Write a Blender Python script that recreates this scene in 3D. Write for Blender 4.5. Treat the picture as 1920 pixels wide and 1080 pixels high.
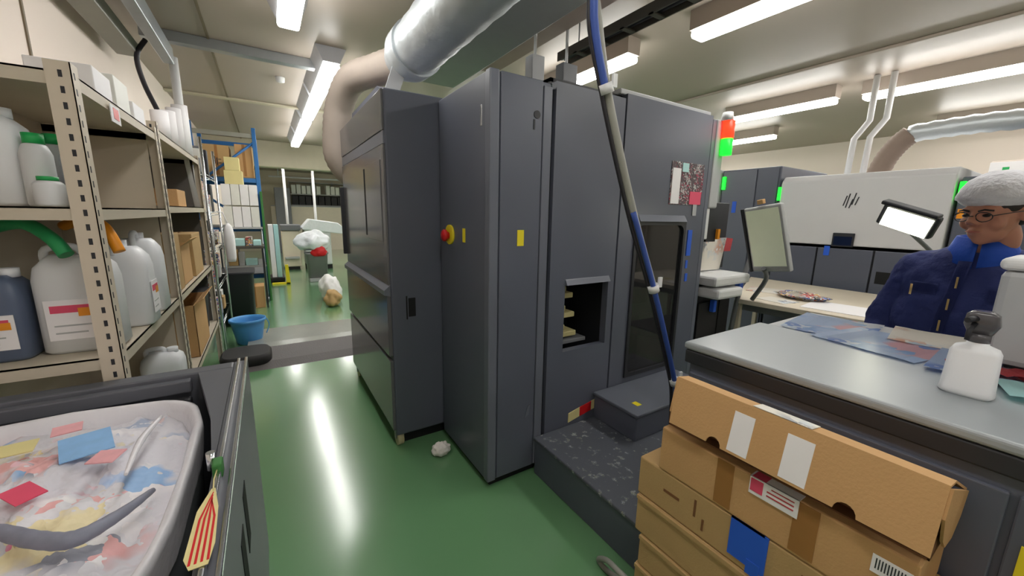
import bpy, bmesh, math, random
from mathutils import Vector, Matrix, noise
random.seed(7)
SC = bpy.context.scene
COL = SC.collection
for o in list(bpy.data.objects): bpy.data.objects.remove(o)
PI = math.pi
V = Vector

# ---------------------------------------------------------------- camera
F = 722.0; CAMZ = 1.58
y_ = V((497-960, 540-395, -F)).normalized()
z_ = V((70, 3810, F)).normalized(); z_ = (z_-y_*z_.dot(y_)).normalized()
x_ = y_.cross(z_)
cam = bpy.data.cameras.new('camera'); cam.sensor_width = 36; cam.lens = F/1920*36
cam.clip_start = .02; cam.clip_end = 100
co = bpy.data.objects.new('camera', cam); COL.objects.link(co)
M3 = Matrix((x_, y_, z_))
co.matrix_world = Matrix.Translation((0, 0, CAMZ)) @ M3.to_4x4()
SC.camera = co
# ---------------------------------------------------------------- world + exposure
w = bpy.data.worlds.new('world'); SC.world = w; w.use_nodes = True
w.node_tree.nodes['Background'].inputs[0].default_value = (.9, .95, 1, 1)
w.node_tree.nodes['Background'].inputs[1].default_value = .05
SC.view_settings.view_transform = 'Standard'; SC.view_settings.look = 'None'
SC.view_settings.gamma = 1; SC.view_settings.exposure = 0.0
LAMP = 24.0

# ---------------------------------------------------------------- materials
def lin(c):
    r = []
    for u in c[:3]:
        u = u/255 if max(c) > 1 else u
        r.append(u/12.92 if u <= .04045 else ((u+.055)/1.055)**2.4)
    return (*r, 1)
MATS = {}
def mat(name, col, rough=.5, metal=0, var=.06, scale=8, bump=0, bscale=60, spec=.5, emit=0, trans=0, alpha=1, coat=0, ior=1.45, sss=0):
    if name in MATS: return MATS[name]
    m = bpy.data.materials.new(name); m.use_nodes = True; nt = m.node_tree; n = nt.nodes; l = nt.links
    b = n['Principled BSDF']; c = lin(col)
    b.inputs['Roughness'].default_value = rough; b.inputs['Metallic'].default_value = metal
    b.inputs['Specular IOR Level'].default_value = spec; b.inputs['IOR'].default_value = ior
    b.inputs['Transmission Weight'].default_value = trans; b.inputs['Alpha'].default_value = alpha
    b.inputs['Coat Weight'].default_value = coat; b.inputs['Coat Roughness'].default_value = .17
    if sss: b.inputs['Subsurface Weight'].default_value = sss; b.inputs['Subsurface Radius'].default_value = (.02, .008, .005)
    tc = n.new('ShaderNodeTexCoord')
    nz = n.new('ShaderNodeTexNoise'); nz.inputs['Scale'].default_value = scale; nz.inputs['Detail'].default_value = 4
    l.new(tc.outputs['Object'], nz.inputs['Vector'])
    mx = n.new('ShaderNodeMix'); mx.data_type = 'RGBA'
    mx.inputs[6].default_value = tuple(max(0, v*(1-var)) for v in c[:3])+(1,)
    mx.inputs[7].default_value = tuple(min(1, v*(1+var)) for v in c[:3])+(1,)
    l.new(nz.outputs['Fac'], mx.inputs[0]); l.new(mx.outputs[2], b.inputs['Base Color'])
    if emit:
        b.inputs['Emission Color'].default_value = c; b.inputs['Emission Strength'].default_value = emit
    if bump:
        n2 = n.new('ShaderNodeTexNoise'); n2.inputs['Scale'].default_value = bscale; n2.inputs['Detail'].default_value = 3
        l.new(tc.outputs['Object'], n2.inputs['Vector'])
        bp = n.new('ShaderNodeBump'); bp.inputs['Strength'].default_value = bump; bp.inputs['Distance'].default_value = .01
        l.new(n2.outputs['Fac'], bp.inputs['Height']); l.new(bp.outputs[0], b.inputs['Normal'])
    MATS[name] = m
    return m

def patchmat(name, cols, scale, rough=.6, bump=.3, base=(225, 222, 228), thresh=.5, nscale=3.5):
    """patches of several printed colours over a pale base"""
    m = bpy.data.materials.new(name); m.use_nodes = True; nt = m.node_tree; n = nt.nodes; l = nt.links
    b = n['Principled BSDF']; b.inputs['Roughness'].default_value = rough
    tc = n.new('ShaderNodeTexCoord'); vo = n.new('ShaderNodeTexVoronoi'); vo.inputs['Scale'].default_value = scale
    nz = n.new('ShaderNodeTexNoise'); nz.inputs['Scale'].default_value = scale*1.3
    ad = n.new('ShaderNodeMix'); ad.data_type = 'VECTOR'; ad.inputs[0].default_value = .25
    l.new(tc.outputs['Object'], nz.inputs['Vector']); l.new(tc.outputs['Object'], ad.inputs[4]); l.new(nz.outputs['Color'], ad.inputs[5])
    l.new(ad.outputs[1], vo.inputs['Vector'])
    cr = n.new('ShaderNodeValToRGB'); cr.color_ramp.interpolation = 'CONSTANT'
    e = cr.color_ramp.elements
    while len(e) < len(cols): e.new(.5)
    for i, c in enumerate(cols): e[i].position = i/len(cols); e[i].color = lin(c)
    sp = n.new('ShaderNodeSeparateColor'); l.new(vo.outputs['Color'], sp.inputs[0]); l.new(sp.outputs[0], cr.inputs[0])
    n2 = n.new('ShaderNodeTexNoise'); n2.inputs['Scale'].default_value = nscale; n2.inputs['Detail'].default_value = 3
    l.new(tc.outputs['Object'], n2.inputs['Vector'])
    r2 = n.new('ShaderNodeValToRGB'); r2.color_ramp.elements[0].position = thresh-.04; r2.color_ramp.elements[1].position = thresh+.06
    l.new(n2.outputs['Fac'], r2.inputs[0])
    mx = n.new('ShaderNodeMix'); mx.data_type = 'RGBA'; mx.inputs[6].default_value = lin(base)
    l.new(r2.outputs[0], mx.inputs[0]); l.new(cr.outputs[0], mx.inputs[7]); l.new(mx.outputs[2], b.inputs['Base Color'])
    if bump:
        bp = n.new('ShaderNodeBump'); bp.inputs['Strength'].default_value = bump; bp.inputs['Distance'].default_value = .02
        l.new(vo.outputs['Distance'], bp.inputs['Height']); l.new(bp.outputs[0], b.inputs['Normal'])
    return m

M = dict(
    floor=mat('green_epoxy', (106, 152, 108), .2, var=.10, scale=.9, bump=.03, bscale=2, spec=.5, coat=1),
    ceil=mat('ceiling_paint', (170, 158, 146), .42, var=.05, scale=1.5),
    cjoint=mat('ceiling_joint', (120, 108, 88), .6),
    wall=mat('cream_wall', (232, 219, 208), .6, var=.03, scale=2),
    wallfar=mat('far_wall', (200, 192, 172), .7, var=.04, scale=1),
    press=mat('press_grey', (90, 94, 107), .36, var=.05, scale=3, spec=.5),
    press2=mat('press_grey_edge', (102, 106, 118), .34, var=.04, scale=3),
    sheen=mat('press_gloss_panel', (98, 98, 102), .16, var=.03, scale=3, spec=.6),
    dark=mat('black_gap', (14, 15, 18), .7),
    charcoal=mat('charcoal_plastic', (42, 43, 48), .5),
    midgrey=mat('mid_grey', (110, 112, 116), .5),
    ltgrey=mat('light_grey', (176, 178, 180), .5),
    whitepl=mat('white_plastic', (222, 223, 224), .45, var=.03),
    presswhite=mat('press_white', (206, 206, 208), .45, var=.02),
    counter=mat('counter_top', (150, 156, 160), .33, var=.05, scale=3),
    card=mat('cardboard', (200, 158, 108), .8, var=.07, scale=6, bump=.15, bscale=140),
    card2=mat('cardboard_tan', (184, 152, 104), .8, var=.07, scale=6, bump=.15, bscale=140),
    cardshade_print=mat('cardboard_shade_print', (120, 82, 50), .85),  # darkened for the shade inside the open carton, also used for printed marks
    tapebr=mat('packing_tape', (158, 112, 62), .35),
    paper=mat('paper_white', (240, 238, 240), .7, var=.02),
    pink=mat('pink_ink', (222, 80, 110), .6), red=mat('red_paint', (205, 30, 35), .4),
    blue=mat('blue_tape', (44, 96, 210), .5), yellow=mat('yellow_label', (232, 214, 40), .5),
    orange=mat('orange_hose', (236, 150, 30), .45), green=mat('green_hose', (40, 150, 88), .45),
    capgreen=mat('cap_green', (35, 168, 88), .4),
    shelf=mat('shelf_beige', (206, 194, 176), .5, var=.05, scale=5),
    shelfsh=mat('shelf_board', (196, 186, 168), .55),
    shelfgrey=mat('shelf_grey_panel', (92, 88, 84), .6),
    steel=mat('galvanised', (165, 170, 174), .35, metal=.8, var=.1, scale=14),
    silver=mat('bright_steel', (215, 218, 222), .18, metal=1, var=.03),
    jug=mat('jug_plastic', (226, 228, 230), .4, var=.04, trans=.15),
    jugw=mat('jug_white', (236, 238, 242), .4, var=.03),
    jugblue=mat('jug_dark_contents', (92, 104, 128), .4, var=.1, scale=3),
    foil=None,
    hosebeige=mat('duct_beige', (170, 158, 148), .7, bump=.2, bscale=12),
    hosebrown=mat('duct_brown', (150, 132, 120), .7),
    bluepaint=mat('rack_blue', (42, 104, 168), .4),
    bluecable=mat('cable_blue', (58, 84, 160), .5), greyconduit=mat('conduit_grey', (150, 150, 142), .5),
    blackcable=mat('cable_black', (40, 38, 44), .5), redcable=mat('cable_red', (110, 30, 36), .5),
    bucket=mat('bucket_blue', (84, 158, 222), .35), rubber=mat('black_rubber', (36, 34, 36), .6),
    bin=mat('bin_grey', (140, 138, 140), .5), bag=mat('plastic_bag', (236, 240, 246), .35, bump=.5, bscale=18),
    glass=mat('window_glass_dark', (70, 70, 74), .03, trans=.75, spec=.5),
    mirror=mat('screen_dark', (24, 34, 60), .15),
    screen=mat('monitor_screen_glare', (206, 212, 184), .32, emit=.15),  # beige-green glare painted into the screen colour, with a slight glow
    skin=mat('skin', (180, 126, 104), .5, var=.08, scale=14, sss=.1),
    jacket=mat('navy_jacket', (42, 52, 106), .8, var=.15, scale=14, bump=.5, bscale=40),
    collar=mat('blue_collar', (26, 74, 176), .75, bump=.2), trousers=mat('navy_trousers', (34, 38, 62), .85),
    thread=mat('tan_thread', (206, 178, 120), .6), hair=mat('dark_hair', (38, 32, 30), .6),
    net=mat('hairnet', (214, 214, 220), .7, var=.1, scale=30, bump=.6, bscale=60),
    lampglow=mat('lamp_glow', (255, 253, 248), .5, emit=LAMP), lamphouse=mat('lamp_housing', (188, 190, 196), .5),
    glowred=mat('signal_red', (255, 50, 25), .4, emit=2.5), glowgreen=mat('signal_green', (25, 235, 50), .4, emit=2.0),
    worklight=mat('work_lamp_glow', (255, 255, 225), .4, emit=12), magenta=mat('magenta_print', (160, 50, 90), .5),
    table=mat('table_beige', (224, 213, 194), .5, var=.05), film=mat('bag_film', (228, 226, 232), .25, bump=.3, bscale=20),
    drum=mat('drum_steel', (138, 144, 146), .42, metal=.4, var=.2, scale=9), tank=mat('enclosure_grey', (96, 98, 106), .4),
    wheel=mat('caster_beige', (196, 186, 150), .5), teal=mat('teal_sheet', (176, 218, 218), .5), rampgrey=mat('ramp_grey', (150, 152, 146), .22, bump=.15, bscale=60),
    rampdark=mat('ramp_dark', (96, 92, 92), .55, bump=.3, bscale=90), binder=mat('binder_white', (228, 228, 222), .6),
    tissue=mat('tissue', (240, 236, 232), .8, bump=.4), olive=mat('olive_green', (60, 120, 60), .6), eye=mat('eye_dark', (30, 22, 20), .3),
    lips=mat('lips', (165, 95, 85), .5), spray=mat('clear_trigger', (90, 88, 92), .12), tape2=mat('masking_beige', (222, 210, 150), .5),
    rubble=mat('mixed_clutter', (120, 112, 100), .7, var=.6, scale=12), pinkred=mat('red_cloth', (178, 66, 72), .8, bump=.3),
    darkmetal=mat('dark_tray', (78, 74, 68), .6), beam=mat('ceiling_beam', (196, 188, 166), .6), inner=mat('machine_innards', (190, 180, 130), .5),
)
# ribbed foil duct
def foilmat():
    m = bpy.data.materials.new('foil_duct'); m.use_nodes = True; n = m.node_tree.nodes; l = m.node_tree.links
    b = n['Principled BSDF']; b.inputs['Metallic'].default_value = .5; b.inputs['Roughness'].default_value = .42
    b.inputs['Base Color'].default_value = lin((205, 212, 216))
    tc = n.new('ShaderNodeTexCoord'); nz = n.new('ShaderNodeTexNoise'); nz.inputs['Scale'].default_value = 9; nz.inputs['Detail'].default_value = 5
    l.new(tc.outputs['Object'], nz.inputs['Vector']); bp = n.new('ShaderNodeBump'); bp.inputs['Strength'].default_value = .5; bp.inputs['Distance'].default_value = .02
    l.new(nz.outputs['Fac'], bp.inputs['Height']); l.new(bp.outputs[0], b.inputs['Normal'])
    return m
M['foil'] = foilmat(); M['sheetblue'] = mat('sheet_blue', (138, 182, 228), .6, var=.15, scale=30); M['pinkpale'] = mat('pale_red', (232, 172, 178), .6, var=.15, scale=30); M['greyblue'] = mat('grey_film', (128, 130, 146), .5, var=.3, scale=30)
M['waste'] = patchmat('paper_waste', [(226, 224, 230), (232, 130, 160), (236, 232, 236), (150, 186, 228), (220, 220, 226), (236, 222, 180), (236, 190, 200), (238, 236, 238), (170, 182, 206), (230, 176, 176), (214, 212, 218), (150, 152, 166), (226, 224, 230)], 13, thresh=.54, nscale=6, base=(216, 214, 222))
M['prints'] = patchmat('printed_sheets', [(150, 180, 222), (170, 198, 232), (225, 228, 235), (220, 180, 188), (130, 155, 210), (205, 218, 234)], 9, rough=.22, bump=0, base=(182, 200, 228), thresh=.5)
M['prints2'] = patchmat('printed_sheets_pale', [(235, 232, 226), (215, 170, 150), (120, 130, 150), (235, 235, 235), (190, 205, 220)], 12, rough=.4, bump=0, base=(232, 226, 216), thresh=.52)
M['clutter'] = patchmat('shelf_clutter', [(230, 226, 214), (60, 60, 66), (200, 60, 60), (80, 110, 190), (220, 190, 120), (190, 186, 176), (235, 235, 235), (110, 100, 90)], 22, bump=.4, base=(170, 164, 150), thresh=.42)
M['poster'] = patchmat('safety_poster', [(70, 60, 64), (150, 40, 70), (90, 80, 84), (190, 190, 190), (60, 50, 56)], 30, bump=0, base=(84, 70, 76), thresh=.45, nscale=18)
M['treads'] = patchmat('step_tread', [(190, 195, 205), (90, 94, 102), (84, 88, 96), (150, 156, 120)], 60, bump=.1, base=(84, 88, 97), thresh=.62, nscale=26)

# ---------------------------------------------------------------- geometry collector
class G:
    def __init__(s): s.v = []; s.f = []; s.m = []; s.s = []
    def add(s, v, f, mi=0, sm=False, X=None):
        k = len(s.v)
        s.v += [tuple(X @ V(p)) if X else tuple(p) for p in v]
        s.f += [[i+k for i in q] for q in f]; s.m += [mi]*len(f); s.s += [sm]*len(f)
        return s
    def bm(s, b, mi=0, sm=False, X=None):
        b.verts.index_update()
        s.add([x.co[:] for x in b.verts], [[x.index for x in q.verts] for q in b.faces], mi, sm, X); b.free(); return s
    def box(s, x0, y0, z0, x1, y1, z1, bev=0, mi=0, X=None, seg=2):
        x0, x1 = sorted((x0, x1)); y0, y1 = sorted((y0, y1)); z0, z1 = sorted((z0, z1))
        v = [(x0, y0, z0), (x1, y0, z0), (x1, y1, z0), (x0, y1, z0), (x0, y0, z1), (x1, y0, z1), (x1, y1, z1), (x0, y1, z1)]
        f = [(0, 3, 2, 1), (4, 5, 6, 7), (0, 1, 5, 4), (1, 2, 6, 5), (2, 3, 7, 6), (3, 0, 4, 7)]
        bev = min(bev, .45*min(x1-x0, y1-y0, z1-z0))
        if bev <= 0: return s.add(v, f, mi, False, X)
        b = bmesh.new(); vs = [b.verts.new(p) for p in v]
        for q in f: b.faces.new([vs[i] for i in q])
        bmesh.ops.bevel(b, geom=b.edges[:], offset=bev, segments=seg, profile=.5, affect='EDGES')
        return s.bm(b, mi, False, X)
    def loft(s, rings, mi=0, cap=True, sm=True, X=None, close=True):
        n = len(rings[0]); v = [p for r in rings for p in r]; f = []
        for i in range(len(rings)-1):
            for j in range(n if close else n-1):
                a = i*n+j; b = i*n+(j+1) % n
                f.append((a, b, b+n, a+n))
        s.add(v, f, mi, sm, X)
        if cap:
            k = len(s.v)-len(v)
            s.f += [[k+i for i in reversed(range(n))], [k+(len(rings)-1)*n+i for i in range(n)]]; s.m += [mi]*2; s.s += [False]*2
        return s
    def cyl(s, p0, p1, r0, r1=None, n=20, mi=0, cap=True, X=None):
        return s.tube([p0, p1], [r0, r0 if r1 is None else r1], n, mi, cap, X)
    def tube(s, pts, r, n=12, mi=0, cap=True, X=None, smooth=0, rib=0):
        pts = [V(p) for p in pts]
        if not isinstance(r, (list, tuple)): r = [r]*len(pts)
        if smooth and len(pts) > 2:
            P = []; Rr = []
            for i in range(len(pts)-1):
                a = pts[max(i-1, 0)]; b = pts[i]; c = pts[i+1]; d = pts[min(i+2, len(pts)-1)]
                for k in range(smooth):
                    t = k/smooth
                    P.append(.5*((2*b)+(c-a)*t+(2*a-5*b+4*c-d)*t*t+(3*b-a-3*c+d)*t**3)); Rr.append(r[i]*(1-t)+r[i+1]*t)
            P.append(pts[-1]); Rr.append(r[-1]); pts, r = P, Rr
        if rib: r = [q*(1+rib*(1 if i % 2 else -1)) for i, q in enumerate(r)]
        rings = []; up = None
        for i, p in enumerate(pts):
            t = (pts[min(i+1, len(pts)-1)]-pts[max(i-1, 0)]).normalized()
            if up is None: up = V((0, 0, 1)) if abs(t.z) < .9 else V((1, 0, 0))
            u = (up-t*up.dot(t)).normalized(); w2 = t.cross(u); up = u
            rings.append([p+(u*math.cos(a)+w2*math.sin(a))*r[i] for a in (2*PI*k/n for k in range(n))])
        return s.loft(rings, mi, cap, True, X)
    def lathe(s, prof, c=(0, 0, 0), n=28, mi=0, X=None, cap=True):
        return s.loft([[(c[0]+r*math.cos(2*PI*k/n), c[1]+r*math.sin(2*PI*k/n), c[2]+z) for k in range(n)] for r, z in prof], mi, cap, True, X)
    def prism(s, poly, ax, a0, a1, mi=0, X=None, bev=0):
        def P(u, v, a): return {'x': (a, u, v), 'y': (u, a, v), 'z': (u, v, a)}[ax]
        b = bmesh.new(); A = [b.verts.new(P(u, v, a0)) for u, v in poly]; B = [b.verts.new(P(u, v, a1)) for u, v in poly]
        n = len(poly); b.faces.new(A[::-1]); b.faces.new(B)
        for i in range(n): b.faces.new((A[i], A[(i+1) % n], B[(i+1) % n], B[i]))
        bmesh.ops.recalc_face_normals(b, faces=b.faces[:])
        if bev: bmesh.ops.bevel(b, geom=b.edges[:], offset=bev, segments=2, profile=.5, affect='EDGES')
        return s.bm(b, mi, False, X)
    def ell(s, c, r, n=16, mi=0, X=None, R=None):
        b = bmesh.new(); bmesh.ops.create_uvsphere(b, u_segments=n, v_segments=max(8, n*2//3), radius=1)
        for q in b.verts:
            p = V((q.co.x*r[0], q.co.y*r[1], q.co.z*r[2]))
            q.co = (R @ p if R else p)+V(c)
        return s.bm(b, mi, True, X)
    def plate_hole(s, x0, x1, z0, z1, hx0, hx1, hz0, hz1, rad, y0, y1, mi=0):
        """upright plate in the xz plane with a rounded rectangular opening"""
        K = 8; inner = []; outer = []
        cs = [((hx1-rad), (hz1-rad), 0, (x1, z1)), ((hx0+rad), (hz1-rad), 1, (x0, z1)), ((hx0+rad), (hz0+rad), 2, (x0, z0)), ((hx1-rad), (hz0+rad), 3, (x1, z0))]
        for cx, cz, q, oc in cs:
            for k in range(K+1):
                a = PI/2*(q+k/K); inner.append((cx+rad*math.cos(a), cz+rad*math.sin(a))); outer.append(oc)
        n = len(inner)
        v = [(a, y0, b) for a, b in outer]+[(a, y0, b) for a, b in inner]+[(a, y1, b) for a, b in outer]+[(a, y1, b) for a, b in inner]
        f = []
        for i in range(n):
            j = (i+1) % n
            f += [(i, j, n+j, n+i), (2*n+j, 2*n+i, 3*n+i, 3*n+j), (n+i, n+j, 3*n+j, 3*n+i), (j, i, 2*n+i, 2*n+j)]
        b = bmesh.new(); vs = [b.verts.new(p) for p in v]
        for q in f:
            try: b.faces.new([vs[i] for i in q])
            except ValueError: pass
        bmesh.ops.remove_doubles(b, verts=b.verts[:], dist=1e-5); bmesh.ops.recalc_face_normals(b, faces=b.faces[:])
        return s.bm(b, mi)
    def mesh(s, name, mats, off=(0, 0, 0)):
        me = bpy.data.meshes.new(name); o = V(off)
        me.from_pydata([tuple(V(p)-o) for p in s.v], [], s.f)
        for m in (mats if isinstance(mats, (list, tuple)) else [mats]): me.materials.append(M[m] if isinstance(m, str) else m)
        me.polygons.foreach_set('material_index', s.m); me.polygons.foreach_set('use_smooth', s.s); me.update()
        return me

def props(o, label=None, cat=None, group=None, kind=None):
    if label: o['label'] = label
    if cat: o['category'] = cat
    if group: o['group'] = group
    if kind: o['kind'] = kind
    return o
class T:
    """a thing: an Empty at its base and its parts, whose shapes are given in room coordinates"""
    def __init__(s, name, label, cat, loc=(0, 0, 0), group=None, kind=None):
        s.o = bpy.data.objects.new(name, None); COL.objects.link(s.o); s.o.location = loc; s.loc = V(loc); s.o.empty_display_size = .05
        props(s.o, label, cat, group, kind)
    def part(s, name, g, mats, label=None, parent=None, **kw):
        me = g.mesh(name, mats, s.loc); o = bpy.data.objects.new(name, me); COL.objects.link(o); o.parent = parent or s.o
        props(o, label, **kw); return o
def one(name, g, mats, label=None, cat=None, group=None, kind=None):
    xs = [p[0] for p in g.v]; ys = [p[1] for p in g.v]; zs = [p[2] for p in g.v]
    off = ((min(xs)+max(xs))/2, (min(ys)+max(ys))/2, min(zs))
    if kind == 'structure': off = (0, 0, 0)
    o = bpy.data.objects.new(name, g.mesh(name, mats, off)); COL.objects.link(o); o.location = off
    return props(o, label, cat, group, kind)
def struct(name, g, mats, parent=None):
    o = one(name, g, mats, kind='structure')
    if parent: o.parent = parent; del o['kind']
    return o
def dup(root, loc, rotz=None, label=None, group=None):
    r = root.copy(); COL.objects.link(r); r.location = loc
    if rotz is not None: r.rotation_euler = (0, 0, rotz)
    if label: r['label'] = label
    if group: r['group'] = group
    for ch in list(root.children):
        c = ch.copy(); COL.objects.link(c); c.parent = r
        for gch in ch.children:
            d = gch.copy(); COL.objects.link(d); d.parent = c
    return r
def RZ(a, c=(0, 0, 0)): return Matrix.Translation(c) @ Matrix.Rotation(a, 4, 'Z')

# ---------------------------------------------------------------- the room
X0, X1, Y0, Y1, ZC = -1.0, 10.0, -4.5, 18.6, 3.15
struct('floor', G().box(X0-.1, Y0-.1, -.1, X1+.1, Y1+.1, 0), 'floor')
struct('ceiling', G().box(X0-.1, Y0-.1, ZC, X1+.1, Y1+.1, ZC+.1), 'ceil')
struct('wall_left', G().box(X0-.12, Y0, 0, X0, Y1, ZC), 'wall')
struct('wall_right', G().box(X1, Y0, 0, X1+.12, Y1, ZC), 'wall')
struct('wall_back', G().box(X0, Y1, 0, X1, Y1+.12, ZC), 'wallfar')
struct('wall_front', G().box(X0, Y0-.12, 0, X1, Y0, ZC), 'wall')
struct('trim_1', G().box(X0, 10.8, 2.58, X1, 11.15, ZC, .01), 'beam')
struct('trim_2', G().box(X0, 7.08, ZC-.03, X1, 7.18, ZC, .01), 'beam')
struct('trim_3', G().box(-.325, Y0, ZC-.012, -.305, 10.8, ZC), 'cjoint')
struct('trim_4', G().box(4.9, Y0, ZC-.03, 5.25, 10.8, ZC, .01), 'ceil')
struct('trim_5', G().box(X0, 4.1, ZC-.2, X0+.02, 4.13, ZC).box(X0, 3.3, 1.9, X0+.008, 3.32, ZC), 'cjoint')
# deep wall ledge over the shelving
struct('baseboard_left', G().box(X0, Y0, 0, X0+.015, Y1, .09), 'midgrey')
# metal cable ramp across the aisle
g = G(); g.prism([(4.55, 0), (4.72, .05), (5.2, .055), (6.0, .012), (6.05, 0)], 'x', -.30, 1.3)
t = T('floor_ramp', 'low grey metal ramp crossing the green aisle floor beside the press', 'floor ramp', (.5, 5.2, 0))
t.part('ramp_plate', g, 'rampgrey')
t.part('ramp_lip', G().prism([(4.42, 0), (4.55, .045), (4.98, .066), (4.98, .05), (4.6, .0)], 'x', -.28, 1.28), 'rampdark', 'dark worn front slope')

# ---------------------------------------------------------------- ceiling lamps
def lamp(x, y0, L, label, group='tube lamps under the ceiling', wd=.15):
    hw = .14 if x < 1 else .08
    t = T('ceiling_lamp', label, 'lamp', (x, y0+L/2, ZC), group)
    t.part('housing', G().prism([(x-hw, ZC), (x+hw, ZC), (x+wd/2, ZC-.14), (x-wd/2, ZC-.14)], 'y', y0, y0+L), 'lamphouse' if x < 1 else 'ceil')
    t.part('diffuser', G().box(x-wd/2, y0+.01, ZC-.20, x+wd/2, y0+L-.01, ZC-.141, .02), 'lampglow', 'glowing white diffuser')
    return t
row = [(.67, 4.41, 1.30, 'nearest lamp of the row receding over the aisle'), (.67, 5.80, 1.2, 'second lamp of the row receding over the aisle'), (.67, 7.22, 1.3, 'third lamp of the row receding over the aisle'),
       (.67, 8.70, 1.3, 'fourth lamp of the row, last before the ceiling beam')]
for x, y, L_, l in row: lamp(x, y, L_, l)
lamp(.27, 2.40, 1.32, 'single lamp over the aisle whose end shows at the top edge of the picture')
lamp(2.9, 2.62, 1.3, 'lamp just above the roof of the dark press, crossed by the cable')
lamp(2.98, .78, 1.3, 'large lamp running out of the top edge right of the hanging cable')
lamp(5.83, 2.10, 1.3, 'lamp beside the red signal light in the middle row')
lamp(5.96, .60, 1.3, 'long lamp running out of the right edge over the operator')
lamp(7.5, 3.5, 1.1, 'small far lamp under the others beside the green signal light')
for (x, y) in [(.4, -.5), (2.95, -.9), (5.9, -1.0), (8.6, .5), (.4, -3), (2.95, -3.2), (5.9, -3.2), (8.6, -2.4), (2.9, 5.2), (5.8, 5.5), (2.9, 8), (5.8, 8.2), (8.6, 5), (8.6, 8)]:
    lamp(x, y, 1.3, 'added white tube lamp under the hall ceiling, outside the picture or behind the machines', 'tube lamps out of view')  # unseen lamps, added for the light the hall needs
for (x, y) in [(.4, 11.4), (1.9, 11.4), (3.4, 11.4), (5.2, 11.4), (.4, 12.9), (1.9, 12.9), (3.4, 12.9), (5.2, 12.9)]:
    lamp(x, y, 1.3, 'tube lamp added to brighten the far room beyond the beam', 'added tube lamps in the far room')  # lamps added to brighten the far room

# ---------------------------------------------------------------- press cabinets
def label_plate(t, name, x, y, z, w_, h, axis, m='yellow', label=None, d=.002, parent=None):
    g = G()
    if axis == 'y': g.box(x-w_/2, y-d, z-h/2, x+w_/2, y, z+h/2)
    else: g.box(x-d, y-w_/2, z-h/2, x, y+w_/2, z+h/2)
    return t.part(name, g, m, label, parent)

# A: the tall unit on castors nearest the aisle
AX, AY, AT = .617, 2.417, 2.29
t = T('press_cabinet', 'tall dark grey machine cabinet on castors nearest the aisle, silver duct above it', 'machine cabinet', (1.0, 3.15, 0))
t.part('body', G().box(AX+.012, AY, .09, 1.33, 3.87, AT, .012).box(AX+.06, AY+.06, .0, 1.3, 3.8, .09, mi=1), ['press', 'dark'])
g = G(); g.prism([(2.6, AT), (3.87, AT), (3.8, AT+.14), (2.9, AT+.14)], 'x', AX+.1, 1.3)
t.part('roof_hood', g, 'press')
side = t.part('side_panel', G().box(AX, AY+.01, 2.06, AX+.014, 3.86, AT-.005, .004).box(AX, AY+.01, 1.13, AX+.014, 3.86, 1.98, .004), 'sheen', 'glossy upper side panels')
t.part('trim_band', G().box(AX+.004, AY+.01, 1.985, AX+.015, 3.86, 2.055), 'press2', parent=side)
t.part('lower_panel', G().box(AX-.012, AY+.01, .66, AX+.014, 3.86, 1.10, .006), 'sheen', 'glossy lower side panel with ledge')
t.part('lower_panel', G().box(AX-.006, AY+.01, .13, AX+.014, 3.86, .63, .006), 'sheen', 'glossy bottom side panel')
t.part('ledge', G().prism([(AX+.01, 1.135), (AX-.03, 1.10), (AX-.03, 1.07), (AX+.01, 1.06)], 'y', AY, 3.86), 'press2')
t.part('slot_handle', G().box(AX-.006, 2.93, 1.42, AX+.004, 2.965, 1.88, .003), 'dark', 'black vertical handle slot')
t.part('side_window', G().box(AX-.004, 2.5, 1.40, AX+.002, 2.93, 1.90, .003), 'sheen')
t.part('grip', G().box(AX-.03, 3.84, 1.2, AX+.02, 3.875, 1.8, .005), 'charcoal', 'dark upright grip at the far corner')
t.part('recess_latch', G().box(.737, AY-.003, .915, .785, AY+.004, 1.04, .003).box(.722, AY-.005, .90, .73, AY, 1.055), 'dark', 'black recessed latch')
for cx, cy in ((.66, 2.47), (1.25, 2.47), (.66, 3.8), (1.25, 3.8)):
    c = t.part('caster', G().cyl((cx-.02, cy, .05), (cx+.02, cy, .05), .05, n=20), 'wheel')
    t.part('fork', G().box(cx-.03, cy-.012, .05, cx-.022, cy+.012, .1).box(cx+.022, cy-.012, .05, cx+.03, cy+.012, .1), 'steel', parent=c)
# B: narrow tall cabinet
BX, BY, BT = .962, 1.74, 2.265
t = T('press_cabinet', 'narrow dark grey machine cabinet with red emergency button standing foremost on the floor', 'machine cabinet', (1.14, 2.05, 0))
t.part('body', G().box(BX, BY+.012, .05, 1.335, 2.405, BT, .006).box(BX+.03, BY+.04, 0, 1.31, 2.38, .05, mi=1), ['press', 'dark'])
t.part('corner_post', G().box(BX-.004, BY, .05, 1.012, BY+.05, BT+.004, .006), 'press2')
dd = t.part('door_panel', G().box(1.02, BY, .06, 1.272, BY+.014, BT, .004), 'press')
t.part('latch', G().cyl((1.237, BY-.004, 2.095), (1.237, BY+.004, 2.095), .02, n=18).box(1.215, BY-.003, 2.02, 1.225, BY+.002, 2.07), 'charcoal', parent=dd)
t.part('latch', G().prism([(1.205, .39), (1.235, .41), (1.24, .47), (1.225, .46)], 'y', BY-.004, BY+.002), 'press2', parent=dd)
t.part('side_post', G().box(1.28, BY, .06, 1.335, BY+.014, BT-.02, .004), 'press2')
label_plate(t, 'warning_label', 1.15, BY, 1.46, .042, .085, 'y', 'yellow', 'yellow warning label')
g = G().cyl((BX, 2.24, 1.455), (BX-.012, 2.24, 1.455), .06, n=26); es = t.part('emergency_stop', g, 'yellow', 'yellow round emergency stop plate')
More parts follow.
